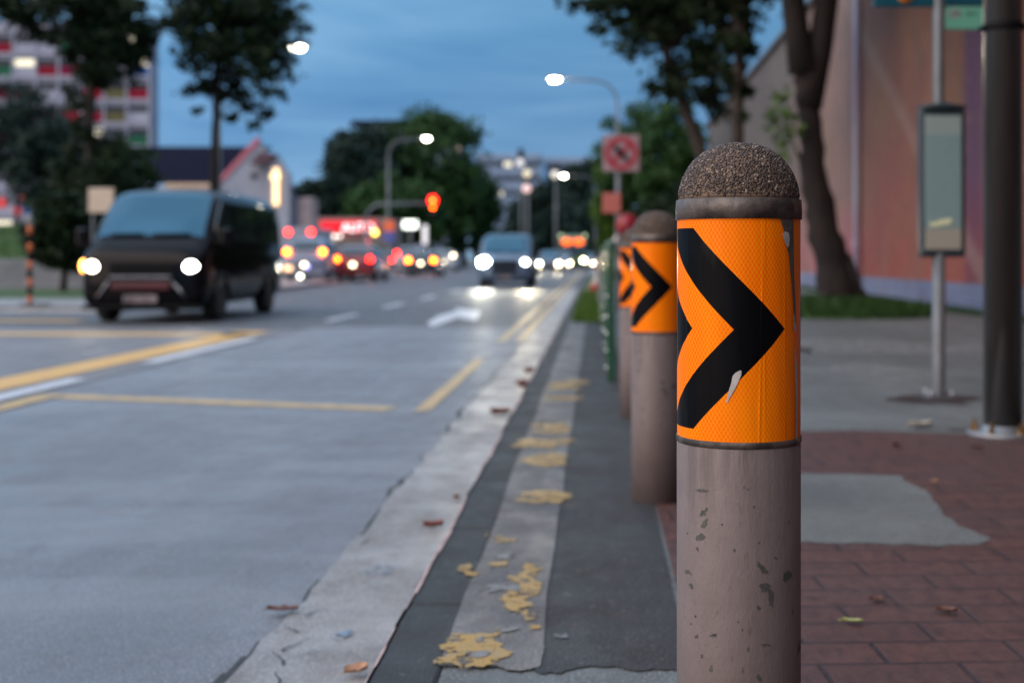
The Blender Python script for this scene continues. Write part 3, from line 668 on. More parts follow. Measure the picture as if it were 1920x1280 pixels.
# traffic signal on a mast arm
E_sig = em('signal_red', (1, .004, .004), 9, (.1, .01, .01)); E_sigy = em('signal_red_core', (1, .07, .001), 30, (.1, .01, .01))
d = 88; p = P(812, 376, d); root = thing('traffic_light', 'red traffic light hanging from a curved mast arm over the road', 'traffic light', ((686-VX)/F*d, d, 0))
L = p.x-root.location.x; H = P(0, 383, d).z
q = MB(); q.lathe([(.16, 0), (.13, .5), (.11, H-1.2)], 12); q.build('pole', M_pole, root)
q = MB(); q.tube([(0, 0, H-1.3)]+[(1.1-1.1*math.cos(t*PI/16), 0, H-1.2+1.2*math.sin(t*PI/16)) for t in range(9)]+[(L-.2, 0, H+.05)], .10, 10); q.build('mast_arm', M_pole, root)
q = MB(); q.box((L, .05, H-.15), (.48, .25, 1.5), .05); hd = q.build('signal_head', M_black, root)
q = MB(); q.ball((L, -.10, p.z), (.30, .08, .34)); q.build('red_lens', E_sig, hd); q = MB(); q.ball((L, -.16, p.z), (.13, .04, .13)); q.build('lamp_core', E_sigy, hd)
q = MB(); q.ball((L, -.16, P(0, 389, d).z), (.10, .04, .10)); q.build('lamp_core', E_sigy, hd)
for z in (H-.62,):
    q = MB(); q.ball((L, -.08, z), (.14, .06, .14)); q.build('unlit_lens', pm('dark_lens', (.02, .03, .02), None, 5, .2), hd)
for px, ys, d, lab, e in ((977, (292, 306), 120, 'unlit dark signal head topping a tall far pole', em('dim_white', (.8, .75, .75), .5)), (989, (330, 354), 112, 'signal post with faint amber and pink lenses before the pale block', em('dim_pink', (1, .45, .35), .7)), (1042, (318, 328), 118, 'small dark signal head just left of the far street lamp', em('dim_ring', (.8, .7, .45), .6))):
    p = P(px, ys[0], d); root = thing('traffic_light', lab, 'traffic light', (p.x, d, 0))
    q = MB(); q.lathe([(.12, 0), (.09, .5), (.08, p.z+.4)], 10); q.build('pole', M_pole, root)
    q = MB(); q.box((0, -.1, p.z), (.6, .3, 1.3), .05); hd = q.build('signal_head', M_darkmetal, root)
    q = MB(); q.ball((-.05, -.3, P(px, ys[1], d).z), (.36, .08, .36)); q.build('lens', e, hd)
    if px == 989:
        q = MB(); q.ball((0, -.3, P(px, 326, d).z), (.34, .08, .36)); q.build('lens', em('dim_amber', (.8, .6, .15), .6), hd)

# ------------------------------------------------------------------ right-hand street furniture
# bus stop pole
X, Y = (1760-VX)/F*7.97, 7.97
root = thing('bus_stop_pole', 'grey bus stop pole with framed timetable and green number sign', 'bus stop', (X, Y, 0))
q = MB(); q.lathe([(.040, .0), (.040, .90), (.0001, .905)], 24, cap=False); q.build('lower_pole', M_pole, root)
q = MB(); q.lathe([(.034, 1.80), (.034, 3.4), (.0001, 3.41)], 24, cap=False); q.build('upper_pole', M_pole, root)
q = MB(); q.box((0, 0, .012), (.17, .17, .024), .004)
for a in (-.065, .065):
    for b in (-.065, .065): q.lathe([(.011, .02), (.011, .045), (.0005, .05)], 8, Matrix.Translation((a, b, 0)))
q.build('base_plate', pm('bright_steel', (.5, .52, .55), (.4, .42, .45), 8, .25, .9), root)
q = MB(); q.box((.018, 0, 1.335), (.286, .075, .925), .02); fr = q.build('timetable_frame', pm('slate_blue_metal', (.035, .055, .07), (.028, .045, .055), 6, .35, .2), root)
q = MB(); q.lathe([(.05, 1.795), (.16, 1.80), (.15, 1.815), (.05, 1.832), (.034, 1.84)], 24, Matrix.Translation((.018, 0, 0)) @ Matrix.Scale(.42, 4, (0, 1, 0))); q.build('frame_cap', MATS['slate_blue_metal'], root)
def tt_mat():
    m, nt, b = newmat('timetable_panel'); t = NT(nt); x = t.xyz(t.coord('Object'))
    rows = t.m('GREATER_THAN', t.m('FRACT', t.m('MULTIPLY', x[2], 38)), .62); nz = t.noise(t.mapv(t.coord('Object'), (30, 1, 38)), 2, 2)
    col = t.mix(t.m('MULTIPLY', t.m('MULTIPLY', rows, t.ramp(nz, .4, .6)), .3), (.20, .31, .32), (.08, .13, .15))
    col = t.mix(t.m('MULTIPLY', t.ramp(x[2], 1.62, 1.64), .3), col, (.42, .44, .38)); col = t.mix(t.ramp(t.m('SUBTRACT', 1.06, x[2]), 0, .02), col, (.33, .32, .27))
    nt.links.new(col, b.inputs['Base Color']); b.inputs['Roughness'].default_value = .35; b.inputs['Coat Weight'].default_value = 1; b.inputs['Coat Roughness'].default_value = .03
    return m
q = MB(); q.box((.018, -.041, 1.335), (.222, .012, .83), .003); q.build('timetable_panel', tt_mat(), fr)
q = MB(); q.prism([(-.065, -.050, 1.06), (.06, -.050, 1.08), (.07, -.050, 1.115), (-.02, -.050, 1.10), (-.03, -.050, 1.09), (-.07, -.050, 1.09)], (0, .002, 0)); q.build('sticker', pm('pale_sticker', (.75, .78, .5), (.6, .65, .4), 20, .5), fr)
zz = lambda py: HC-(py-VY)/F*Y
q = MB(); q.box((-.20, 0, zz(14)+.28), (.42, .03, .56), .006); q.box((.17, 0, zz(12)+.28), (.28, .03, .56), .006); sg = q.build('stop_flag', pm('deep_teal_sign', (.006, .075, .11), (.005, .06, .09), 4, .35), root)
q = MB(); q.lathe([(.055, 0), (.055, .004)], 28, Matrix.Translation((-.21, -.016, zz(-9))) @ Matrix.Rotation(PI/2, 4, 'X')); q.build('orange_emblem', pm('orange_print', (.75, .25, .01), None, 6, .4), sg)
q = MB(); q.box((.165, -.002, zz(35)), (.250, .022, .140), .004); gs = q.build('route_sign', pm('mint_green_sign', (.14, .42, .31), (.12, .37, .28), 4, .4), root)
q = MB(); q.box((.095, -.0145, zz(27)), (.075, .003, .050), .001); q.build('number_tile', pm('grey_tile', (.32, .37, .36), None, 5, .5), gs)
M_ink = pm('dark_print', (.03, .07, .07), (.04, .08, .08), 9, .5)
def text(s, size, loc, mat, name, parent, rx=PI/2, ext=.001):
    cu = bpy.data.curves.new(name, 'FONT'); cu.body = s; cu.size = size; cu.align_x = 'CENTER'; cu.align_y = 'CENTER'; cu.extrude = ext
    cu.materials.append(mat); t0 = bpy.data.objects.new(name, cu); C.objects.link(t0); dg = bpy.context.evaluated_depsgraph_get(); me = bpy.data.meshes.new_from_object(t0.evaluated_get(dg)); C.objects.unlink(t0); bpy.data.objects.remove(t0); o = bpy.data.objects.new(name, me); C.objects.link(o); o.location = loc; o.rotation_euler = (rx, 0, 0); o.parent = parent; return o
text('139', .042, (.095, -.0185, zz(27)), M_ink, 'route_number', gs); text('811', .042, (.205, -.0155, zz(27)), M_ink, 'route_number', gs)
# dark column
X, Y = (1881-VX)/F*6.28, 6.28
root = thing('lamp_column', 'thick dark steel column bolted to the red paving edge', 'column', (X, Y, 0))
def col_mat():
    m, nt, b = newmat('dark_column_paint'); t = NT(nt); o = t.coord('Object')
    n = t.ramp(t.noise(t.mapv(o, (8, 8, .8)), 3, 5, .6), .3, .7)
    nt.links.new(t.mix(n, (.035, .038, .040), (.055, .05, .046)), b.inputs['Base Color']); b.inputs['Roughness'].default_value = .3; b.inputs['Metallic'].default_value = .3; b.inputs['Coat Weight'].default_value = .5
    return m
q = MB(); q.lathe([(.094, 0), (.094, 4.6), (.075, 6), (.07, 8)], 48); q.build('shaft', col_mat(), root)
q = MB(); q.lathe([(.175, .0), (.175, .018), (.168, .02), (.10, .022), (.097, .05)], 40); fl = q.build('flange', M_galv, root)
M_nutglint = pm('glint_orange_nut', (.6, .38, .14), (.5, .3, .1), 12, .25, 1)  # orange glint put into the colour of the nuts
for k in range(6):
    a = -PI/2+.35+k*PI/3; q = MB(); q.lathe([(.016, .018), (.016, .05), (.009, .05), (.009, .075), (.0005, .078)], 6, Matrix.Translation((.138*math.cos(a), .138*math.sin(a), 0)), smooth=False); q.build('nut', M_nutglint, fl)
zz = lambda py: HC-(py-VY)/F*Y
q = MB(); q.lathe([(.100, zz(60)), (.104, zz(58)), (.104, zz(48)), (.100, zz(46))], 32); q.tube([(-.09, -.03, zz(52)), (-.13, -.03, zz(58)), (-.135, -.03, zz(58))], .008, 6); q.tube([(.09, -.03, zz(52)), (.16, -.03, zz(50))], .010, 6); q.build('strap', M_black, root)
# no-turn sign post
d = 21.0; root = thing('sign_post', 'white square sign with a red prohibition ring on a thin grey post', 'road sign', ((1160-VX)/F*d, d, 0))
zz = lambda py: HC-(py-VY)/F*d
q = MB(); q.lathe([(.035, 0), (.035, zz(256))], 14); q.build('pole', M_pole, root)
q = MB(); q.box((.04, -.06, zz(288)), (.60, .025, .60), .03); bd = q.build('sign_board', pm('sign_white_pinkish', (.36, .25, .27), (.30, .20, .22), 6, .4), root)
M_sred = pm('sign_red', (.40, .02, .04), (.35, .018, .035), 8, .4)
MR = Matrix.Translation((.04, -.076, zz(288))) @ Matrix.Rotation(PI/2, 4, 'X')
q = MB(); n = 40; vs = []; fs = []
for r in (.27, .19):
    for k in range(n): vs.append(MR @ Vector((r*math.cos(2*PI*k/n), r*math.sin(2*PI*k/n), 0)))
for k in range(n): fs.append([k, (k+1) % n, n+(k+1) % n, n+k])
q.add(vs, fs); q.box((.04, -.078, zz(288)), (.065, .004, .42), 0, Matrix.Rotation(PI/4, 3, 'Y').to_4x4()); q.build('red_ring', M_sred, bd)
q = MB(); q.tube([(-.08, -.074, zz(288)+.12), (.0, -.074, zz(288)+.03), (.14, -.074, zz(288)-.12)], [.03, .045, .03], 8); q.build('black_symbol', M_black, bd)
q = MB(); q.box((-.115, -.06, zz(381)), (.30, .02, .33), .02); q.build('red_plate', pm('faded_red_plate', (.50, .14, .11), (.45, .12, .10), 6, .5), root)
d = 17; zz = lambda py: HC-(py-VY)/F*d
root = thing('stop_sign', 'round dark red sign low on a post behind the second bollard', 'road sign', ((1176-VX)/F*d, d, 0))
q = MB(); q.lathe([(.03, 0), (.03, zz(400))], 12); q.build('pole', M_pole, root)
q = MB(); q.lathe([(.15, 0), (.15, .015)], 32, Matrix.Translation((0, -.03, zz(422))) @ Matrix.Rotation(PI/2, 4, 'X')); q.build('disc', pm('deep_red_disc', (.28, .01, .025), (.22, .01, .02), 8, .4), root)
# green railing beyond the bollards
M_green = pm('green_railing_paint', (.015, .085, .04), (.012, .06, .03), 8, .25, coat=.8)
for k in range(5):
    y0 = 9.0+k*2.45
    root = thing('guard_railing', ['nearest green kerbside railing panel with upright bars behind the third bollard', 'second green railing panel, joined to the nearest panel', 'middle green railing panel beside the grass verge', 'fourth green railing panel along the grass verge', 'farthest green railing panel by the striped barrier'][k], 'railing', (.115, y0, 0), 0, 'green railing panels along the kerb')
    for yy in (0, 2.3):
        q = MB(); q.box((0, yy, .48), (.055, .055, .96), .006); q.ball((0, yy, .97), (.035, .035, .025), 10); q.build('post', M_green, root)
    for z in (.16, .90):
        q = MB(); q.box((0, 1.15, z), (.035, 2.245, .035), .004); q.build('rail', M_green, root)
    q = MB()
    for j in range(15): q.lathe([(.009, .17), (.009, .89)], 8, Matrix.Translation((0, .15+j*.143, 0)))
    q.build('upright_bars', M_green, root)
    for z in (.10, .22, .34, .46, .60):
        q = MB(); q.ball((-.030, -.03, z), (.012, .008, .012), 8); q.build('glint_bead', pm('bright_glint', (.9, .9, .85), None, 5, .15, 1), root)  # added shiny beads standing in for glints off the railing posts
# striped barrier
d = 34; root = thing('road_barrier', 'red and white plastic barrier at the kerb beyond the grass verge', 'barrier', ((1122-VX)/F*d, d, 0))
prof = [(-.25, 0), (.25, 0), (.25, .12), (.10, .35), (.07, .85), (-.07, .85), (-.10, .35), (-.25, .12)]
q = MB()
q.prism([(x*.9, 0, z) for x, z in prof], (0, .9, 0)); q.build('white_section', pm('barrier_white', (.65, .6, .6), None, 5, .5), root)
q = MB(); q.prism([(x*.9, .92, z) for x, z in prof], (0, .9, 0)); q.box((0, -.02, .10), (.44, .03, .16), .01); q.box((0, -.015, .62), (.13, .03, .14), .01); q.build('red_section', pm('barrier_red', (.55, .03, .02), None, 5, .45), root)
# slanting white arm
d = 24; a, b = P(1128, 494, d), P(1163, 438, d)
root = thing('boom_barrier', 'short white slanting arm on a low cabinet near the railing', 'barrier arm', (a.x, d, 0))
q = MB(); q.box((0, 0, (a.z)/2), (.16, .16, a.z), .02); q.build('cabinet', M_pole, root)
q = MB(); q.tube([(0, -.1, a.z-.02), (b.x-a.x, -.1, b.z)], .055, 10); q.build('arm', pm('cream_arm', (.75, .66, .58), (.65, .55, .5), 5, .5), root)

# ------------------------------------------------------------------ mural wall on the right
def mural():
    m, nt, b = newmat('mural_paint'); t = NT(nt); p = t.pos(); x = t.xyz(p)
    y, z = x[1], x[2]
    w1 = t.noise(t.mapv(p, (1, .5, .4)), 1.6, 6, .65); w2 = t.noise(t.mapv(p, (1, .5, .6)), .7, 4, .6)
    br = t.mix(t.ramp(z, .6, 3.6), (.33, .068, .044), (.27, .13, .068)); br = t.mix(t.m('MULTIPLY', t.ramp(w1, .4, .65), .5), br, (.31, .145, .08))
    br = t.mix(t.m('MULTIPLY', t.ramp(w2, .45, .65), .5), br, (.24, .055, .055))
    pale = t.mix(t.ramp(w1, .35, .65), (.24, .155, .10), (.28, .15, .13)); pale = t.mix(t.m('MULTIPLY', t.ramp(t.m('SUBTRACT', 2.6, z), 0, 1.6), t.ramp(w2, .4, .6)), pale, (.42, .13, .15))
    grey = t.mix(t.ramp(w2, .3, .7), (.115, .10, .085), (.07, .06, .05)); grey = t.mix(t.m('MULTIPLY', t.ramp(t.m('SUBTRACT', 3.0, z), 0, 1.5), .8), grey, (.26, .12, .11))
    yw = t.m('ADD', y, t.m('MULTIPLY', t.m('SUBTRACT', w2, .5), 1.2))
    col = t.mix(t.ramp(yw, 29.6, 30.2), br, pale); col = t.mix(t.ramp(yw, 36, 41), col, grey)
    pur = t.m('MULTIPLY', t.ramp(y, 20.2, 20.6), t.ramp(t.m('SUBTRACT', 21.6, y), 0, .3)); col = t.mix(pur, col, t.mix(t.ramp(z, .8, 2.4), (.20, .035, .06), (.13, .055, .12)))
    dg = t.m('SUBTRACT', t.m('ADD', y, t.m('MULTIPLY', z, -1.7)), 19.0); col = t.mix(t.m('MULTIPLY', t.m('MULTIPLY', t.ramp(dg, -.2, .3), t.ramp(t.m('SUBTRACT', 1.0, dg), 0, .4)), .5), col, (.36, .26, .22))
    dk = t.m('MULTIPLY', t.ramp(y, 24.0, 24.4), t.ramp(t.m('SUBTRACT', 25.2, y), 0, .5)); col = t.mix(t.m('MULTIPLY', dk, .25), col, (.12, .085, .09))
    lt = t.m('MULTIPLY', t.ramp(y, 23.1, 23.4), t.ramp(t.m('SUBTRACT', 24.0, y), 0, .3)); col = t.mix(t.m('MULTIPLY', t.m('MULTIPLY', lt, t.ramp(z, 1.6, 2.2)), .3), col, (.36, .20, .12))
    bl = t.ramp(t.m('SUBTRACT', .47, z), 0, .03); col = t.mix(bl, col, t.mix(t.ramp(w2, .3, .7), (.12, .17, .31), (.22, .26, .38)))
    grime = t.ramp(t.noise(t.mapv(p, (1, 1.2, .8), (.5, 0, 0)), 1.9, 8, .72, .8), .45, .7); col = t.mix(t.m('MULTIPLY', grime, .6), col, (.10, .065, .052)); col = t.mix(t.m('MULTIPLY', t.ramp(t.noise(t.mapv(p, (1, 1, .7), (-.6, 0, 0)), 4.5, 6, .7), .56, .7), .4), col, (.46, .30, .22))
    nt.links.new(col, b.inputs['Base Color']); b.inputs['Roughness'].default_value = .7
    bk = t.n('ShaderNodeTexBrick'); cmb = t.n('ShaderNodeCombineXYZ'); nt.links.new(y, cmb.inputs[0]); nt.links.new(z, cmb.inputs[1]); nt.links.new(cmb.outputs[0], bk.inputs['Vector'])
    bk.inputs['Scale'].default_value = 1; bk.inputs['Brick Width'].default_value = .46; bk.inputs['Row Height'].default_value = .15; bk.inputs['Mortar Size'].default_value = .012
    nt.links.new(t.mix(t.m('MULTIPLY', bk.outputs['Fac'], .4), col, (.10, .075, .065)), b.inputs['Base Color'])
    t.bump(t.m('SUBTRACT', t.noise(p, 30, 5), bk.outputs['Fac']), .4, .01, b); return m
root = thing('mural_wall', 'tall building flank painted with a brown, red and purple mural', 'wall', (6.2, 12, 0))
q = MB(); q.box((2.0, 8, 4.0), (4.0, 100, 8.2), .03); q.build('wall', mural(), root)
q = MB(); q.box((1.95, 8, 8.16), (4.2, 100.2, .16), .02); q.build('coping', pm('coping_grey', (.10, .10, .105), None, 3, .7), root)
q = MB(); q.tube([(-.09, 17.85, .05), (-.09, 17.85, 8.0)], .075, 14)
for z in (1.2, 3.2, 5.2): q.lathe([(.09, z), (.09, z+.06)], 14, Matrix.Translation((-.09, 17.85, 0)))
q.build('downpipe', pm('lilac_grey_pipe', (.52, .58, .74), (.56, .44, .62), .6, .5), root)

# ------------------------------------------------------------------ vegetation
M_bark = pm('dark_bark', (.045, .033, .026), (.028, .022, .018), 7, .9, bump=.8, bscale=26, bdist=.03, stretch=(1, 1, .3))
M_barkl = pm('brown_bark', (.019, .012, .0095), (.009, .007, .006), 6, .9, bump=.8, bscale=22, bdist=.03, stretch=(1, 1, .25))
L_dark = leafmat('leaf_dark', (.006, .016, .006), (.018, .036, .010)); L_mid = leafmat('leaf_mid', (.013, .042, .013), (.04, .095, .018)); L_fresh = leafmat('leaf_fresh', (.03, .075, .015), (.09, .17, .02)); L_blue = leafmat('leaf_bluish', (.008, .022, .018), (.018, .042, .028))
def leaves(mb, c, r, n, s, rng):
    for _ in range(n):
        while True:
            p = Vector((rng.uniform(-1, 1), rng.uniform(-1, 1), rng.uniform(-1, 1)))
            if p.length < 1: break
        p = Vector((c[0]+p.x*r[0], c[1]+p.y*r[1], c[2]+p.z*r[2]))
        a = Vector((rng.gauss(0, 1), rng.gauss(0, 1), rng.gauss(0, .7)-.25)).normalized(); b = a.orthogonal(); b.rotate(Matrix.Rotation(rng.uniform(0, 6.28), 3, a)); nn = a.cross(b)
        l = s*rng.uniform(.7, 1.35); w = l*.42
        mb.add([p, p+a*l*.5+b*w*.5+nn*l*.06, p+a*l, p+a*l*.5-b*w*.5+nn*l*.06], [[0, 1, 2], [0, 2, 3]])
def tree(label, base, trunk, blobs, nclump, nleaf, ls, leaf, bark, r0, name='tree', cat='tree', group=None, seed=1, cr=.30, limbs=True):
    """trunk: list of points (world); blobs: (centre, radii)"""
    rng = random.Random(seed); base = Vector(base); root = thing(name, label, cat, base, 0, group)
    cm = MB(); tm = MB(); T = [Vector(p)-base for p in trunk]; n = len(T)
    T2 = []
    for a_, b_ in zip(T, T[1:]): T2 += [a_.lerp(b_, k/4)+Vector((rng.gauss(0, .07), rng.gauss(0, .07), 0))*r0 for k in range(4)]
    T = T2+[T[-1]]; n = len(T); rad = [r0*(1-.6*i/(n-1))*rng.uniform(.93, 1.08) for i in range(n)]; rad[0] *= 1.3; rad[1] *= 1.12
    tm.tube(T, rad, 18); tips = T[max(1, n//2):]
    tot = sum(b[1][0]*b[1][1]*b[1][2] for b in blobs)
    for c, r in blobs:
        c = Vector(c)-base; k = max(3, int(nclump*r[0]*r[1]*r[2]/tot))
        for _ in range(k):
            while True:
                u = Vector((rng.uniform(-1, 1), rng.uniform(-1, 1), rng.uniform(-1, 1)))
                if .25 < u.length < 1: break
            u *= u.length**-.35
            q = c+Vector((u.x*r[0], u.y*r[1], u.z*r[2])); g = rng.uniform(.7, 1.25)*cr*min(r)
            leaves(cm, q, (g*1.25, g*1.25, g*.8), int(nleaf*rng.uniform(.6, 1.3)), ls, rng)
            if limbs and rng.random() < .5:
                st = min(tips, key=lambda p: (p-q).length+rng.uniform(0, 1)); mid = st.lerp(q, .5)+Vector((rng.uniform(-.3, .3), rng.uniform(-.3, .3), rng.uniform(0, .5)))
                tm.tube([st, mid, q], [r0*.22, r0*.12, r0*.04], 6)
    cm.build('crown', leaf, root, fix=False); tm.build('trunk', bark, root, fix=False)
    return root
# right foreground tree whose crown hangs into the sky
d = 29
tree('slender dark tree with hanging crown behind the nearest bollard, against the sky', P(1345, 560, d), [P(1345, 560, d), P(1335, 420, d), P(1322, 300, d), P(1290, 220, d), P(1262, 140, d), P(1240, 60, d)],
     [(P(1195, 20, d), (1.15, 1.4, 1.2)), (P(1270, 60, d), (1.2, 1.5, 1.6)), (P(1350, 80, d), (.7, 1.2, 1.7)), (P(1115, -25, d), (.95, 1, .6)), (P(1150, 30, d), (.7, 1, .5)), (P(1290, -90, d), (2.4, 2, 1.6)), (P(1240, 160, d), (.35, .5, .5))], 210, 56, .19, L_dark, M_bark, .2, seed=3)
d = 26
tree('straight thin dark tree rising behind the dome of the nearest bollard', P(1388, 570, d), [P(1388, 570, d), P(1386, 400, d), P(1382, 260, d), P(1386, 120, d), P(1392, -20, d), P(1392, -120, d)],
     [(P(1375, 60, d), (.35, .6, 1.3)), (P(1370, -60, d), (1.0, 1.2, .9)), (P(1395, 190, d), (.12, .2, .5))], 80, 70, .17, L_dark, M_bark, .18, seed=5)
# big leaning trunk
d = 20.5
b = P(1578, 588, d)
root = tree('thick leaning brown trunk on a grassy mound before the mural', (b.x, d, 0), [(b.x, d, -.05), P(1570, 540, d), P(1552, 460, d), P(1535, 380, d), P(1522, 280, d), P(1512, 180, d), P(1506, 120, d)],
     [((4.6, 17, 8.2), (4.0, 6, 1.9)), ((5.2, 24, 8.6), (3, 5, 2.0)), ((3.6, 10.5, 7.2), (3.0, 4.5, 1.3)), ((4.2, 3.0, 5.6), (3.6, 4.6, 1.7)), ((3.9, -4.0, 5.2), (3.6, 4.6, 1.8)), ((4.2, -12, 5.6), (3.6, 4.6, 2))], 700, 56, .38, L_dark, M_barkl, .34, seed=8, limbs=False)  # low nearer blobs: unseen canopy added beside and behind the camera for shade
tm = MB(); o = Vector((b.x, d, 0))
tm.tube([P(1508, 135, d)-o, P(1494, 60, d)-o, P(1484, -20, d)-o, P(1470, -140, d)-o, Vector((3.6, 17, 7.6))-o], [.26, .20, .19, .16, .05], 12); tm.tube([P(1516, 200, d)-o, P(1538, 90, d)-o, P(1550, 0, d)-o, P(1568, -120, d)-o, Vector((5.4, 23, 8.0))-o], [.22, .2, .19, .16, .05], 12)
tm.tube([(-.5, -.5, -.02), (-.2, -.15, .35), (-.1, -.05, .8)], [.07, .13, .16], 8); tm.tube([(.5, -.3, -.02), (.2, -.1, .35), (.0, 0, .9)], [.07, .13, .16], 8)
tm.tube([P(1470, -140, d)-o, Vector((3.9, 12, 7.2))-o, Vector((4.3, 4, 6.6))-o, Vector((4.2, -3, 6.3))-o], [.15, .11, .08, .04], 8)
tm.build('limbs', M_barkl, root, fix=False)
sp = MB(); rng = random.Random(4)
for px, py, n in ((1462, 180, 24), (1450, 215, 30), (1478, 215, 26), (1445, 245, 20), (1468, 262, 26), (1490, 240, 18), (1470, 290, 16)):
    leaves(sp, P(px, py, d-.3)-o, (.13, .2, .13), n, .13, rng)
sp.tube([P(1500, 300, d)-o, P(1480, 250, d-.2)-o, P(1462, 190, d-.3)-o], [.03, .02, .008], 6); sp.build('side_shoot', L_fresh, root, fix=False)
# left trees
d = 46
tree('tall tree with a full crown and bare lower trunk right of the colourful apartment block', P(398, 520, d), [P(398, 520, d), P(400, 400, d), P(402, 300, d), P(404, 220, d), P(405, 140, d), P(408, 40, d)],
     [(P(430, 60, d), (1.9, 2, 1.7)), (P(395, 130, d), (1.2, 1.6, 1.3)), (P(490, 130, d), (1.25, 1.6, 1.6)), (P(440, -20, d), (2.4, 2, 1.4)), (P(360, 30, d), (1.0, 1.5, 1.4)), (P(520, 40, d), (.9, 1.4, 1.6)), (P(465, 215, d), (.75, 1, .55)), (P(380, 190, d), (.5, .8, .6))], 260, 46, .24, L_dark, M_barkl, .19, seed=12)
d = 44
tree('tallest dark tree at left in front of the colourful apartment block', P(170, 520, d), [P(170, 520, d), P(170, 400, d), P(168, 280, d), P(170, 160, d), P(165, 40, d)],
     [(P(130, 20, d), (2.3, 2, 1.1)), (P(190, 90, d), (1.5, 1.6, 1.3)), (P(240, 40, d), (1.0, 1.4, 1.3)), (P(165, 190, d), (.6, 1.0, 1.3)), (P(30, 0, d), (.9, 1, .32)), (P(250, 95, d), (.55, .9, .5)), (P(120, 85, d), (.6, .9, .6)), (P(180, 330, d), (1.2, 1.4, 1.5))], 250, 48, .25, L_dark, M_bark, .24, seed=14)
for i, (px, py, d, rx, rz_, lab, lf) in enumerate(((30, 250, 52, 2.0, 1.7, 'bushy bluish green tree behind the globe lamp at the left edge', L_blue), (110, 325, 50, 1.6, 1.9, 'dark bushy tree between the globe lamp and the tallest left tree', L_blue), (228, 345, 48, 1.2, 1.6, 'green bushy tree above the cream board beside the van', L_mid), (118, 430, 33, .75, .95, 'small dark round topped tree left of the van bonnet', L_dark))):
    p = P(px, py, d)
    tree(lab, (p.x, d, 0), [(p.x, d, -.1), (p.x+.05, d, p.z*.35), (p.x, d, p.z*.7), (p.x-.05, d, p.z)], [(p, (rx, rx, rz_)), (p+Vector((rx*.5, 0, -rz_*.5)), (rx*.7, rx*.7, rz_*.6)), (p+Vector((-rx*.4, 0, rz_*.4)), (rx*.6, rx*.6, rz_*.5))], 110, 80, .24, lf, M_bark, .1, seed=20+i, limbs=False)
# mid distance crowns
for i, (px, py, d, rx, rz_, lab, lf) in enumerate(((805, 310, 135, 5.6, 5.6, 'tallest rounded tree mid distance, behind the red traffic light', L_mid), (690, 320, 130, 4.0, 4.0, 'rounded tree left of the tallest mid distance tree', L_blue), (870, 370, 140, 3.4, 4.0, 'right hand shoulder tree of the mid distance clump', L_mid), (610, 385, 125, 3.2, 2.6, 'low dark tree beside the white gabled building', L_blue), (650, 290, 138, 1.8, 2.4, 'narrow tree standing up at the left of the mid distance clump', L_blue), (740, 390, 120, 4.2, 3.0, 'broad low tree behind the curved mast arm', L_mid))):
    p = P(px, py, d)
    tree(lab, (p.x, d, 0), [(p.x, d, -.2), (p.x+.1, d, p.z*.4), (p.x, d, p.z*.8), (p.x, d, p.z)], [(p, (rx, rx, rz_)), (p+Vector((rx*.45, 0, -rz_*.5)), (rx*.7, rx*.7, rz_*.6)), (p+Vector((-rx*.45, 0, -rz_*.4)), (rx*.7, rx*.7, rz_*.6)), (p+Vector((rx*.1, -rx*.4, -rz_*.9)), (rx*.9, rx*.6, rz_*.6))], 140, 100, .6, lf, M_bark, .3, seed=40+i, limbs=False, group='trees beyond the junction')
for i, (px, py, d, rx, rz_, lab, lf) in enumerate(((1200, 290, 62, 1.9, 2.3, 'bright green tree behind the prohibition sign', L_mid), (1262, 300, 58, 1.4, 2.6, 'green tree between the sign and the nearest bollard', L_mid), (1150, 380, 66, .9, 2.4, 'lower green bush tree at the left of the prohibition sign', L_fresh), (1250, 430, 52, 1.6, 1.4, 'dark shrub mass behind the second bollard', L_dark), (1320, 420, 46, 1.2, 1.5, 'dark leafy shrub beneath the slender tree', L_dark))):
    p = P(px, py, d)
    tree(lab, (p.x, d, 0), [(p.x, d, -.1), (p.x+.05, d, p.z*.4), (p.x, d, p.z*.75), (p.x, d, p.z)], [(p, (rx, rx, rz_)), (p+Vector((rx*.4, 0, -rz_*.6)), (rx*.75, rx*.7, rz_*.6)), (p+Vector((-rx*.4, 0, -rz_*.5)), (rx*.65, rx*.7, rz_*.6))], 110, 80, .28, lf, M_bark, .12, seed=60+i, limbs=False)
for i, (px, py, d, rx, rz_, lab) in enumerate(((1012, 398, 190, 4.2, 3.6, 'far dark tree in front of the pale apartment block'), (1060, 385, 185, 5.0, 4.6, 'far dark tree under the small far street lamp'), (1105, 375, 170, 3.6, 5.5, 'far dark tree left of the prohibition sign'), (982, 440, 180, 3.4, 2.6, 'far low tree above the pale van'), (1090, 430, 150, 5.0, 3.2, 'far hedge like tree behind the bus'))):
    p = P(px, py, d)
    tree(lab, (p.x, d, 0), [(p.x, d, -.2), (p.x+.1, d, p.z*.4), (p.x, d, p.z*.8), (p.x, d, p.z)], [(p, (rx, rx, rz_)), (p+Vector((rx*.4, 0, -rz_*.6)), (rx*.8, rx*.7, rz_*.6)), (p+Vector((-rx*.4, 0, -rz_*.6)), (rx*.8, rx*.7, rz_*.6))], 80, 80, .85, L_blue, M_bark, .3, seed=80+i, limbs=False, group='far trees at the end of the road')
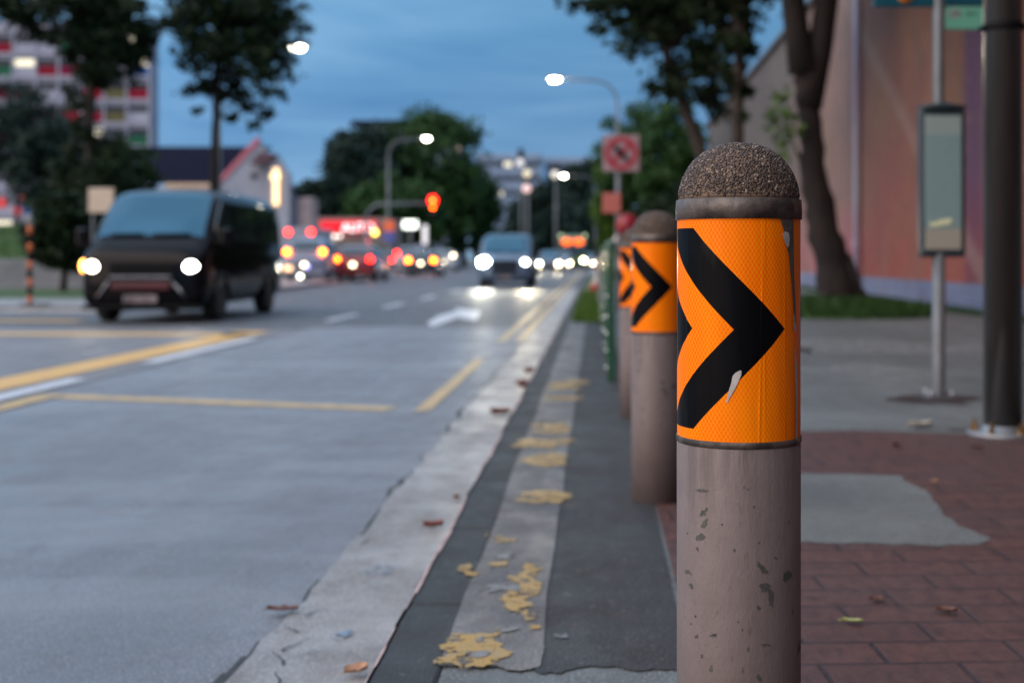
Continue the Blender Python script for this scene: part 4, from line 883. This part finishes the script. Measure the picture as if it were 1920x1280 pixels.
# grass
def grass(name, label, pts, n, h, leaf, seed, zf=lambda x, y: 0.0):
    rng = random.Random(seed); mb = MB(); xs = [p[0] for p in pts]; ys = [p[1] for p in pts]
    def inside(x, y):
        c = False; j = len(pts)-1
        for i in range(len(pts)):
            if (pts[i][1] > y) != (pts[j][1] > y) and x < (pts[j][0]-pts[i][0])*(y-pts[i][1])/(pts[j][1]-pts[i][1])+pts[i][0]: c = not c
            j = i
        return c
    k = 0
    while k < n:
        x, y = rng.uniform(min(xs), max(xs)), rng.uniform(min(ys), max(ys))
        if not inside(x, y): continue
        k += 1; z = zf(x, y); hh = h*rng.uniform(.5, 1.3); a = rng.uniform(0, 6.28); w = .012+h*.06; t = Vector((rng.gauss(0, .35), rng.gauss(0, .35), 1))*hh
        mb.add([(x-w*math.cos(a), y-w*math.sin(a), z), (x+w*math.cos(a), y+w*math.sin(a), z), (x+t.x, y+t.y, z+t.z)], [[0, 1, 2]])
    o = mb.build(name, leaf, fix=False); return tag(o, label, 'grass', None, 'stuff')
gp = [(-.30, 17.3), (.06, 17.1), (.22, 17.6), (.25, 60), (-.32, 60)]
sheet('grass_verge', gp, .012, M_grass); grass('grass', 'bright green grass verge between kerb and railing', gp[:3]+[(.24, 32), (-.31, 32)], 9000, .09, L_fresh, 2)
# mound under the leaning tree
mnd = MB(); n = 40; vs = []; fs = []
mx, my = b.x-.2, 20.6
def mz(x, y): r = math.hypot((x-mx)/1.75, (y-my)/2.6); return max(0, .20*(1-r*r)) if r < 1 else 0
for k in range(8):
    for j in range(n):
        r = k/7*.99; a = 2*PI*j/n; x, y = mx+1.75*r*math.cos(a), my+2.6*r*math.sin(a); vs.append((x, y, mz(x, y)+.006))
for k in range(7):
    for j in range(n): fs.append([k*n+j, k*n+(j+1) % n, (k+1)*n+(j+1) % n, (k+1)*n+j])
mnd.add(vs, fs, 0, True); struct(mnd, 'grass_mound', M_grass)
grass('grass', 'grass growing on the mound round the leaning trunk', [(mx+1.68*math.cos(2*PI*j/24), my+2.5*math.sin(2*PI*j/24)) for j in range(24)], 12000, .10, L_mid, 5, mz)
wp = [(5.75, 16), (6.17, 16), (6.17, 40), (5.75, 40)]; grass('grass', 'thin line of weeds along the foot of the mural', wp, 2600, .09, L_mid, 6)

# ------------------------------------------------------------------ left side
sheet('pavement_left', [(-60, 24.5), (-8.6, 22.6), (-8.6, 27), (-12.8, 100), (-60, 100)], .02, M_gut)
q = MB(); q.prism([(-60, 24.4, ROAD-.02), (-60, 24.55, .025), (-60, 24.7, .025), (-60, 24.7, ROAD-.02)], (51.4, -1.9, 0)); struct(q, 'kerb_left', M_gut)
sheet('grass_left', [(-60, 27.2), (-10.2, 27), (-14, 40), (-60, 40)], .03, M_grass)
M_grime = pm('grey_low_wall', (.20, .205, .22), (.14, .145, .155), 2, .7)
q = MB(); q.box((-20, 36, .42), (16, .25, .86), .02); q.box((-20, 35.7, .06), (16, .3, .12), .02); o = q.build('low_wall', M_grime); tag(o, 'low grey wall below the grass bank at the left edge', 'wall')
q = MB(); q.add([(-32, 36.2, .80), (-11.9, 36.2, .80), (-12.4, 41, 1.95), (-32, 41, 1.95)], [[0, 1, 2, 3]]); struct(q, 'grass_bank', M_grass)
grass('grass', 'green grass bank above the low grey wall', [(-31, 36.3), (-12, 36.3), (-12.5, 40.9), (-31, 40.9)], 9000, .12, L_fresh, 7, lambda x, y: .80+(y-36.2)*.24)
# delineator
d = 23; root = thing('delineator_post', 'orange and black banded post on a black rubber foot, left of the van', 'traffic post', ((56-VX)/F*d, d, ROAD))
q = MB(); q.box((.09, 0, .07), (.46, .42, .13), .04); q.build('rubber_foot', M_rubber, root)
M_or = pm('orange_band', (.62, .13, .02), (.5, .1, .02), 9, .45)
zb = .12
for k in range(9):
    q = MB(); q.lathe([(.042, zb), (.042, zb+.155)], 16); q.build('orange_band' if k % 2 == 0 else 'black_band', M_or if k % 2 == 0 else M_black, root); zb += .157
q = MB(); q.lathe([(.042, zb), (.05, zb+.02), (.05, zb+.16), (.02, zb+.2)], 16); q.build('cap', pm('grey_cap', (.25, .24, .22), None, 6, .5), root)
# cream board and pale shelter strip behind the van
d = 31; root = thing('notice_board', 'cream board on two legs partly hidden by the van', 'sign', ((190-VX)/F*d, d, 0))
zz = lambda py: HC-(py-VY)/F*d
q = MB(); q.box((0, 0, zz(376)), (.62, .05, .60), .02); q.build('panel', pm('cream_panel', (.62, .48, .36), (.55, .42, .32), 5, .6), root)
for s in (-.22, .22):
    q = MB(); q.box((s, .04, zz(376)/2), (.06, .05, zz(376)), .01); q.build('leg', M_pole, root)
# red lanterns on a cord
d = 58; a, b2 = P(-30, 345, d), P(95, 342, d)
root = thing('strung_cable', 'drooping cord strung between two thin posts at the left edge', 'cord', (a.x, d, 0)); 
pts = [Vector((b2.x-a.x, 0, 0))*(k/10)+Vector((0, 0, a.z-.3*math.sin(PI*k/10))) for k in range(11)]
q = MB(); q.tube(pts, .015, 6); q.build('cable', M_black, root)
for x in (0, b2.x-a.x): q = MB(); q.lathe([(.05, 0), (.04, a.z)], 8, Matrix.Translation((x, 0, 0))); q.build('post', M_pole, root)
for px, py, lab in ((4, 381, 'brightest red lantern, cut by the left picture edge'), (46, 366, 'upper red lantern under the globe lamp post'), (32, 396, 'lower red lantern, left of the banded post'), (71, 394, 'lower red lantern, right of the banded post'), (86, 361, 'faint upper red lantern nearest the dark trees')):
    p = P(px, py, d); t = (p.x-a.x)/(b2.x-a.x); top = a.z-.3*math.sin(PI*t)
    root = thing('lantern', lab, 'lantern', (p.x, d, p.z), 0, 'red lanterns at the left')
    q = MB(); q.lathe([(.05, -.24), (.14, -.18), (.17, 0), (.14, .18), (.05, .24)], 14); q.build('shade', em('lantern_red', (1, .06, .05), .42, (.4, .02, .02)), root)
    q = MB(); q.tube([(0, 0, .24), (0, 0, max(.3, top-p.z))], .008, 5); q.build('string', M_black, root)

# ------------------------------------------------------------------ buildings
def block(label, x0, x1, y, z1, depth, nx, nz, panels, wallc, seed, litp=.12, plinth=0.0, proud=.12, group=None, roofcap=1.2, fw=.86):
    rng = random.Random(seed); root = thing('apartment_block', label, 'building', ((x0+x1)/2, y, 0)); w = x1-x0
    q = MB(); q.box((0, depth/2, z1/2), (w, depth, z1), .05); q.build('wall', wallc, root)
    q = MB(); q.box((0, depth/2, z1+roofcap/2), (w+.6, depth+.6, roofcap), .05); q.build('roof', wallc, root)
    ch = (z1-plinth)/nz; cw = w/nx
    for j in range(nz):
        q = MB(); q.box((0, -proud, plinth+j*ch+.2), (w+.1, proud*2, .32)); q.build('balcony_slab', wallc, root)
    for i in range(nx+1):
        q = MB(); q.box((-w/2+i*cw, -proud*.8, (z1+plinth)/2), (.24, proud*2, z1-plinth-.02)); q.build('pier', wallc, root)
    for j in range(nz):
        for i in range(nx):
            cx, cz = -w/2+(i+.5)*cw, plinth+(j+.5)*ch
            m = rng.choice(panels)
            q = MB(); q.box((cx, -.03, cz-ch*.16), (cw*fw, .10, ch*.42), 0); q.build('coloured_panel' if len(panels) > 1 else 'spandrel', m, root)
            g = MB(); g.box((cx, -.02, cz+ch*.20), (cw*fw, .06, ch*.30), 0)
            g.build('window', E_win if rng.random() < litp else M_glassd, root)
    return root
E_win = em('lit_window', (1, .85, .4), .7); M_glassd = pm('dull_window', (.02, .026, .036), (.035, .042, .055), 1, .3, spec=.2)
M_bwhite = pm('building_white', (.36, .37, .45), (.29, .30, .38), .3, .7)
pan = [pm('panel_red', (.26, .010, .03), None, 2, .6, spec=.08), MATS['panel_red'], M_bwhite, M_bwhite, M_bwhite, pm('panel_crimson', (.24, .010, .055), None, 2, .6, spec=.08), pm('panel_blue', (.012, .09, .32), None, 2, .6, spec=.08), pm('panel_green', (.02, .12, .07), None, 2, .6, spec=.08), pm('panel_yellow', (.13, .12, .05), None, 2, .6, spec=.08)]
d = 150
block('tall white apartment block with red, blue, green and yellow panels', P(-60, 0, d).x, P(281, 0, d).x, d, P(0, 62, d).z, 3, 8, 9, pan, M_bwhite, 5, .14, 3)
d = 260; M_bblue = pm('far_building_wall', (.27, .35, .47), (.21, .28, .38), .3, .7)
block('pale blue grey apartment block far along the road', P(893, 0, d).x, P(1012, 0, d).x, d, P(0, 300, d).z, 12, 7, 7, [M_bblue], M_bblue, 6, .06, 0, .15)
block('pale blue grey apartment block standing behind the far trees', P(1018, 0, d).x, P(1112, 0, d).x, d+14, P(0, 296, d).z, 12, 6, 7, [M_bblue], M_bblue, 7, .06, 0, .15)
# flat-roofed building behind the mid trees
d = 210; root = thing('office_building', 'pale building with a wide dark flat roof above the mid distance trees', 'building', (P(775, 0, d).x, d, 0))
zt = P(0, 228, d).z; hw = (P(880, 0, d).x-P(670, 0, d).x)/2
q = MB(); q.box((0, 6, zt/2-.6), (hw*2-3.4, 12, zt-1.2), .05); q.build('wall', M_bblue, root)
q = MB(); q.prism([(-hw-.8, -1, zt+.1), (hw-1.5, -1, zt+.1), (hw+.9, -1, zt-2.4), (hw+.9, -1, zt-3.4), (hw-2.0, -1, zt-.9), (-hw-.8, -1, zt-.7)], (0, 14, 0)); q.build('roof', pm('dark_flat_roof', (.018, .026, .045), (.014, .02, .035), 1, .8, spec=.03), root)
for i in range(7):
    q = MB(); q.box((-hw+3+i*2.2, -.06, zt-3.2), (1.5, .14, 1.6), 0); q.build('window', M_glassd, root)
q = MB(); q.box((hw-1.9, -.08, zt-4.2), (.9, .14, 2.6), 0); q.build('lit_window', em('warm_window', (1, .5, .25), .35), root)
# gabled church-like building with lit cross
d = 84; M_gw = pm('gable_white', (.30, .32, .38), (.25, .27, .33), .8, .7); M_rf = pm('slate_roof', (.010, .011, .024), (.007, .008, .018), 2, .8, spec=.03)
root = thing('gabled_building', 'white gabled building with dark roof, pink verge and lit cross', 'church', (P(485, 0, d).x, d, 0)); ox = root.location.x
def Q(px, py, dy=0.0): p = P(px, py, d); return Vector((p.x-ox, dy, p.z))
gp2 = [Q(400, 480), Q(400, 350), Q(484, 262), Q(520, 312), Q(556, 366), Q(556, 480)]
q = MB(); q.prism(gp2, (0, .4, 0)); q.build('gable_wall', M_gw, root)
q = MB(); q.prism([Q(150, 345, .5), Q(404, 345, .5), Q(478, 266, .5+4), Q(150, 266, .5+4)], (0, .25, .1)); q.build('roof', M_rf, root)
q = MB(); q.box((Q(275, 0).x, 2.5, Q(0, 350).z/2), (Q(404, 0).x-Q(150, 0).x, 4, Q(0, 350).z), .05); q.build('nave_wall', M_gw, root)
q = MB(); q.prism([Q(396, 352, -.12), Q(406, 352, -.12), Q(487, 266, -.12), Q(484, 256, -.12)], (0, .3, 0)); q.build('pink_verge', pm('pink_trim', (.50, .14, .18), (.44, .12, .16), 2, .6), root)
q = MB(); q.prism([Q(482, 258, -.10), Q(488, 266, -.10), Q(520, 313, -.10), Q(560, 372, -.10), Q(562, 366, -.10)], (0, .3, 0)); q.build('verge', M_rf, root)
q = MB(); q.prism([Q(476, 312, -1.2), Q(494, 288, -1.2), Q(524, 292, -1.2), Q(512, 308, -1.2)], (0, 1.1, .1)); q.build('porch_roof', pm('maroon_roof', (.09, .035, .05), (.06, .03, .045), 2, .6), root)
q = MB(); q.prism([Q(512, 480, -.9), Q(512, 312, -.9), Q(526, 294, -.9), Q(548, 330, -.9), Q(548, 480, -.9)], (0, .85, 0)); q.build('porch_wall', M_gw, root)
q = MB(); q.lathe([(.2, 0), (.2, .06)], 20, Matrix.Translation(Q(476, 330, -.03)) @ Matrix.Rotation(PI/2, 4, 'X')); q.build('round_window', M_glassd, root)
E_cross = em('lit_cross', (1, .55, .14), 2.1)
q = MB(); p0, p1 = Q(525, 318), Q(525, 386); q.box(((p0.x+p1.x)/2, -1.05, (p0.z+p1.z)/2), (.34, .12, p0.z-p1.z), .03); q.box((p0.x-.06, -1.06, Q(0, 333).z), (.6, .1, .3), .03); q.build('cross', E_cross, root)
q = MB(); q.box((Q(372, 0).x, -1.5, Q(0, 352).z), (2.9, 1.6, .30), .03); q.box((Q(372, 0).x, -1.5, Q(0, 352).z/2), (.12, .12, Q(0, 352).z)); q.build('porch_canopy', pm('warm_canopy', (.60, .42, .28), (.5, .36, .25), 3, .6), root)
q = MB(); q.box((Q(568, 0).x, 1, Q(0, 370).z/2), (1.1, 2, Q(0, 370).z), .04); q.build('annexe', pm('pinkish_wall', (.38, .30, .30), None, 2, .7), root)
# shop with lit red sign
d = 104; root = thing('shop', 'low shop with a long glowing red sign over its front', 'shop', (P(652, 0, d).x, d, 0)); zt = P(0, 408, d).z
q = MB(); q.box((0, 4, zt/2), (6.6, 7, zt), .05); q.build('wall', pm('shop_wall', (.28, .21, .19), (.2, .16, .15), 1, .7), root)
q = MB(); q.box((0, .2, P(0, 424, d).z), (4.5, .5, .85), .04); sgn = q.build('red_sign', em('red_sign_light', (1, .002, .018), .95, (.1, .01, .01)), root)
text('AUTO', .95, (.85, -.07, P(0, 427, d).z-.02), em('white_letters', (1, .85, .85), 2.2), 'lettering', sgn, ext=.02)
q = MB(); q.box((0, .2, 1.1), (5.6, .3, 2.2), .02); q.build('shopfront', pm('dim_shopfront', (.16, .17, .12), (.10, .11, .08), 2, .4), root)
for k in range(4): q = MB(); q.ball((-1.9+k*.42, -.1, P(0, 437, d).z-.25), (.16, .12, .14)); q.build('soffit_lamp', em('soffit_light', (1, .8, .7), 2.4), root)
# lit signs on posts
E_wsign = em('white_sign_light', (.95, 1, .88), 2.6)
def sign(label, px, py, d, w, h, mat, top=None, cat='sign'):
    p = P(px, py, d); root = thing('illuminated_sign', label, cat, (p.x, d, 0))
    q = MB(); q.lathe([(.06, 0), (.06, p.z)], 10, Matrix.Translation((0, .1, 0))); q.build('pole', M_pole, root)
    q = MB(); q.box((0, 0, p.z), (w/F*d, .12, h/F*d), .03); q.build('panel', mat, root)
    if top is not None:
        q = MB(); q.box((0, 0, p.z+(h*1.02)/F*d), (w/F*d, .12, h/F*d), .03); q.build('upper_panel', top, root)
sign('glowing white rectangular sign beside the red traffic light', 769, 421, 80, 27, 15, E_wsign)
sign('tall thin pale sign right of the glowing white sign', 797, 440, 82, 9, 36, em('pale_sign', (.85, .8, .8), .6))
sign('two part sign, orange above blue, left of the glowing white sign', 730, 444, 78, 20, 20, pm('sign_blue', (.10, .13, .42), None, 4, .5), em('sign_orange', (1, .16, .04), .22, (.6, .12, .04)))
sign('small round yellow warning light beside the red shop sign', 703, 436, 92, 9, 9, em('yellow_beacon', (1, .6, .03), 6), cat='light')
sign('small red beacon under the yellow warning light', 687, 452, 94, 8, 8, em('red_beacon', (1, .03, .05), 3), cat='light')
sign('bright cream floor sign beside the red hatchback', 697, 501, 60, 16, 8, E_cream)
sign('twin white lamp sign above the red hatchback roof', 622, 455, 84, 12, 7, em('pale_green_light', (.9, 1, .85), 3), cat='light')
sign('low violet shop light under the blue silver car', 576, 500, 47, 6, 6, em('violet_light', (.35, .3, 1), 3.5), cat='light')
sign('low white ground light left of the red hatchback', 563, 518, 46, 6, 6, em('ground_white', (1, 1, .8), 8), cat='light')
sign('low warm ground light behind the van tail', 540, 503, 46, 16, 9, em('ground_warm', (1, .5, .16), 2.2), cat='light')

# ------------------------------------------------------------------ fallen leaves
M_lbrown = pm('dry_leaf_brown', (.16, .06, .035), (.09, .035, .025), 40, .65); M_lred = pm('dry_leaf_red', (.22, .06, .035), (.13, .04, .03), 40, .6); M_ltan = pm('dry_leaf_tan', (.45, .26, .15), (.38, .2, .12), 30, .6); M_lgreen = pm('pale_green_leaf', (.35, .38, .14), (.26, .28, .10), 30, .6)
def leaf(label, px, py, z, ln, wd, rz, mat, curl=.4, name='fallen_leaf'):
    mb = MB(); n, k = 10, 6; vs = []; fs = []
    for i in range(n+1):
        t = i/n; w = wd/2*math.sin(PI*min(1, t*.97+.03))**.75
        for j in range(k+1):
            s = j/k*2-1; vs.append(((t-.5)*ln, s*w*random.uniform(.82, 1.12), .003+curl*wd*(s*s)*.5+.35*curl*ln*(t-.5)**2+random.uniform(0, .10)*wd))
    for i in range(n):
        for j in range(k): o = i*(k+1)+j; fs.append([o, o+1, o+k+2, o+k+1])
    mb.add(vs, fs, 0, True); mb.tube([(-ln/2, 0, .004), (-ln*.65, .003, .007)], .0012, 5)
    p = G(px, py, z); o = mb.build(name, mat, None, (p.x, p.y, z), fix=False); o.rotation_euler = (0, 0, rz)
    tag(o, label, 'leaf', 'fallen leaves')
zg = ROAD+.012
leaf('dark brown dry leaf lying on the road edge crack', 530, 1146, zg, .085, .045, .05, M_lbrown, .3)
leaf('pale tan leaf cut by the bottom of the kerb edge', 668, 1262, zg, .055, .05, .5, M_ltan, .45)
leaf('large curled red brown leaf in the gutter', 812, 990, zg, .07, .05, .2, M_lred, .7)
leaf('small dark leaf tucked against the kerb above the curled one', 856, 936, zg, .05, .035, 1.9, M_lbrown, .6)
leaf('wide dark red leaf clump in the gutter bend', 938, 778, zg, .12, .10, .3, M_lred, .6)
leaf('reddish leaf beyond the dark red clump in the gutter', 980, 727, zg, .13, .11, 1.4, M_lred, .7)
leaf('farthest reddish leaf lying in the gutter', 992, 700, zg, .12, .1, 1.2, M_lred, .7)
leaf('yellow green folded leaf on the red paving beside the bollard', 1598, 1168, .008, .05, .022, -.25, M_lgreen, .5)
leaf('brown flat leaf above the yellow green leaf', 1645, 1125, .008, .042, .025, .3, M_lbrown, .3)
leaf('brown leaf to the right on the red paving', 1775, 1148, .008, .05, .03, -.4, M_lbrown, .5)
leaf('dark crumpled leaf at the far edge of the red paving', 1680, 836, .008, .05, .04, .8, M_lbrown, .6)
leaf('small pale leaf right of the grey repair patch', 1752, 905, .012, .03, .025, .2, M_ltan, .5)
leaf('brown leaf near the foot of the dark column', 1832, 840, .008, .06, .04, .1, M_lbrown, .4)
leaf('pale crumpled scrap between pole and column', 1725, 801, .006, .13, .07, .1, pm('paper_scrap', (.5, .45, .38), (.4, .36, .3), 20, .7), .6)
M_wetglint = worn('wet_glint', (.30, .34, .40), (.2, .23, .28), .5, .03)  # wet spots with their bluish sparkle put into the base colour
q = MB()
for px in ([(615, 1192), (632, 1184), (655, 1178), (668, 1184), (655, 1196), (630, 1200)], [(566, 1216), (590, 1210), (618, 1212), (612, 1222), (575, 1224)], [(682, 1070), (700, 1060), (736, 1060), (738, 1068), (710, 1076)]):
    q.poly([(x_, y_, ROAD+.0105) for x_, y_ in wob([tuple(G(a, c, ROAD+.011)[:2]) for a, c in px])])
struct(q, 'puddle_glints', M_wetglint)
def beam(px, py, d, power, col, ang=38, aim=(-.1, 14)):      # the lit headlights throw real light on the road
    l = bpy.data.lights.new('headlight_beam', 'SPOT'); o = bpy.data.objects.new('headlight_beam', l); C.objects.link(o)
    p = P(px, py, d); o.location = p+Vector((0, -.16, 0)); l.energy = power; l.color = col; l.spot_size = math.radians(ang); l.spot_blend = .8; l.shadow_soft_size = .12
    o.rotation_euler = (p-Vector((aim[0]*1.0, p.y-aim[1], ROAD))).to_track_quat('Z', 'Y').to_euler()
beam(904, 495, 41, 650, (1, .93, .74), 36, (-1.4, 13)); beam(988, 497, 41, 750, (1, .86, .6), 36, (-.5, 14))
beam(1012, 494, 86, 700, (1, .85, .6), 34, (-.9, 16)); beam(1045, 500, 86, 700, (1, .85, .6), 34, (-.5, 16))
# ------------------------------------------------------------------ camera, light, world
cam = bpy.data.cameras.new('camera'); co = bpy.data.objects.new('camera', cam); C.objects.link(co)
co.location = (0, 0, HC); co.rotation_euler = (PI/2, 0, 0)
cam.lens = 45; cam.sensor_width = 36; cam.shift_x = (960-VX)/1920; cam.shift_y = -(640-VY)/1920; cam.clip_end = 5000; cam.clip_start = .05
cam.dof.use_dof = True; cam.dof.focus_distance = 1.80; cam.dof.aperture_fstop = 3.4
bpy.context.scene.camera = co
sun = bpy.data.lights.new('sun', 'SUN'); so = bpy.data.objects.new('sun', sun); C.objects.link(so)
sun.energy = 2.7; sun.angle = math.radians(75); sun.color = (1, .74, .54)
SE, SA = math.radians(30), math.radians(237)     # elevation, azimuth (from +Y clockwise): behind the camera to the left
dirv = Vector((math.sin(SA)*math.cos(SE), math.cos(SA)*math.cos(SE), math.sin(SE)))
so.rotation_euler = dirv.to_track_quat('Z', 'Y').to_euler()
w = bpy.data.worlds.new('World'); bpy.context.scene.world = w; w.use_nodes = True; nt = w.node_tree
for n in list(nt.nodes): nt.nodes.remove(n)
t = NT(nt); out = t.n('ShaderNodeOutputWorld'); bg = t.n('ShaderNodeBackground'); nt.links.new(bg.outputs[0], out.inputs[0])
sky = t.n('ShaderNodeTexSky', sky_type='NISHITA'); sky.sun_disc = False; sky.sun_elevation = math.radians(2); sky.sun_rotation = SA
gen = t.coord('Generated'); x = t.xyz(gen)
r = t.n('ShaderNodeValToRGB'); nt.links.new(t.m('MAXIMUM', x[2], 0), r.inputs[0]); cr = r.color_ramp
stops = [(0, (.26, .43, .60)), (.05, (.135, .315, .55)), (.11, (.048, .205, .455)), (.19, (.13, .345, .61)), (.30, (.20, .42, .70)), (.5, (.62, .92, 1.32)), (.75, (1.2, 1.55, 2.05)), (1, (1.35, 1.65, 2.1))]
while len(cr.elements) < len(stops): cr.elements.new(.5)
for e, (p_, c) in zip(cr.elements, stops): e.position = p_; e.color = (*c, 1)
cl = t.noise(t.mapv(gen, (1.2, 1.2, 7)), 2.2, 6, .55, .4)
cloud = t.mix(t.ramp(cl, .38, .64), t.mix(.22, r.outputs[0], (.10, .17, .27)), t.mix(.55, r.outputs[0], (.27, .46, .68)))
sk = t.n('ShaderNodeVectorMath', operation='SCALE'); nt.links.new(sky.outputs[0], sk.inputs[0]); sk.inputs['Scale'].default_value = .08
fx = t.n('ShaderNodeVectorMath', operation='SCALE'); nt.links.new(t.mix(.93, sk.outputs[0], cloud), fx.inputs[0]); nt.links.new(t.m('SUBTRACT', .97, t.m('MULTIPLY', x[0], .42)), fx.inputs['Scale'])
nt.links.new(fx.outputs[0], bg.inputs[0]); bg.inputs[1].default_value = 1.0
sc = bpy.context.scene
sc.view_settings.view_transform = 'Standard'; sc.view_settings.look = 'None'; sc.view_settings.exposure = .25; sc.view_settings.gamma = 1
sc.render.engine = 'CYCLES'; cy = sc.cycles; cy.use_denoising = True
try: cy.denoiser = 'OPENIMAGEDENOISE'
except Exception: pass
cy.sample_clamp_direct = 0; cy.sample_clamp_indirect = 4; cy.max_bounces = 5; cy.diffuse_bounces = 3; cy.glossy_bounces = 3; cy.transmission_bounces = 2; cy.caustics_reflective = False; cy.caustics_refractive = False
cy.use_light_tree = True
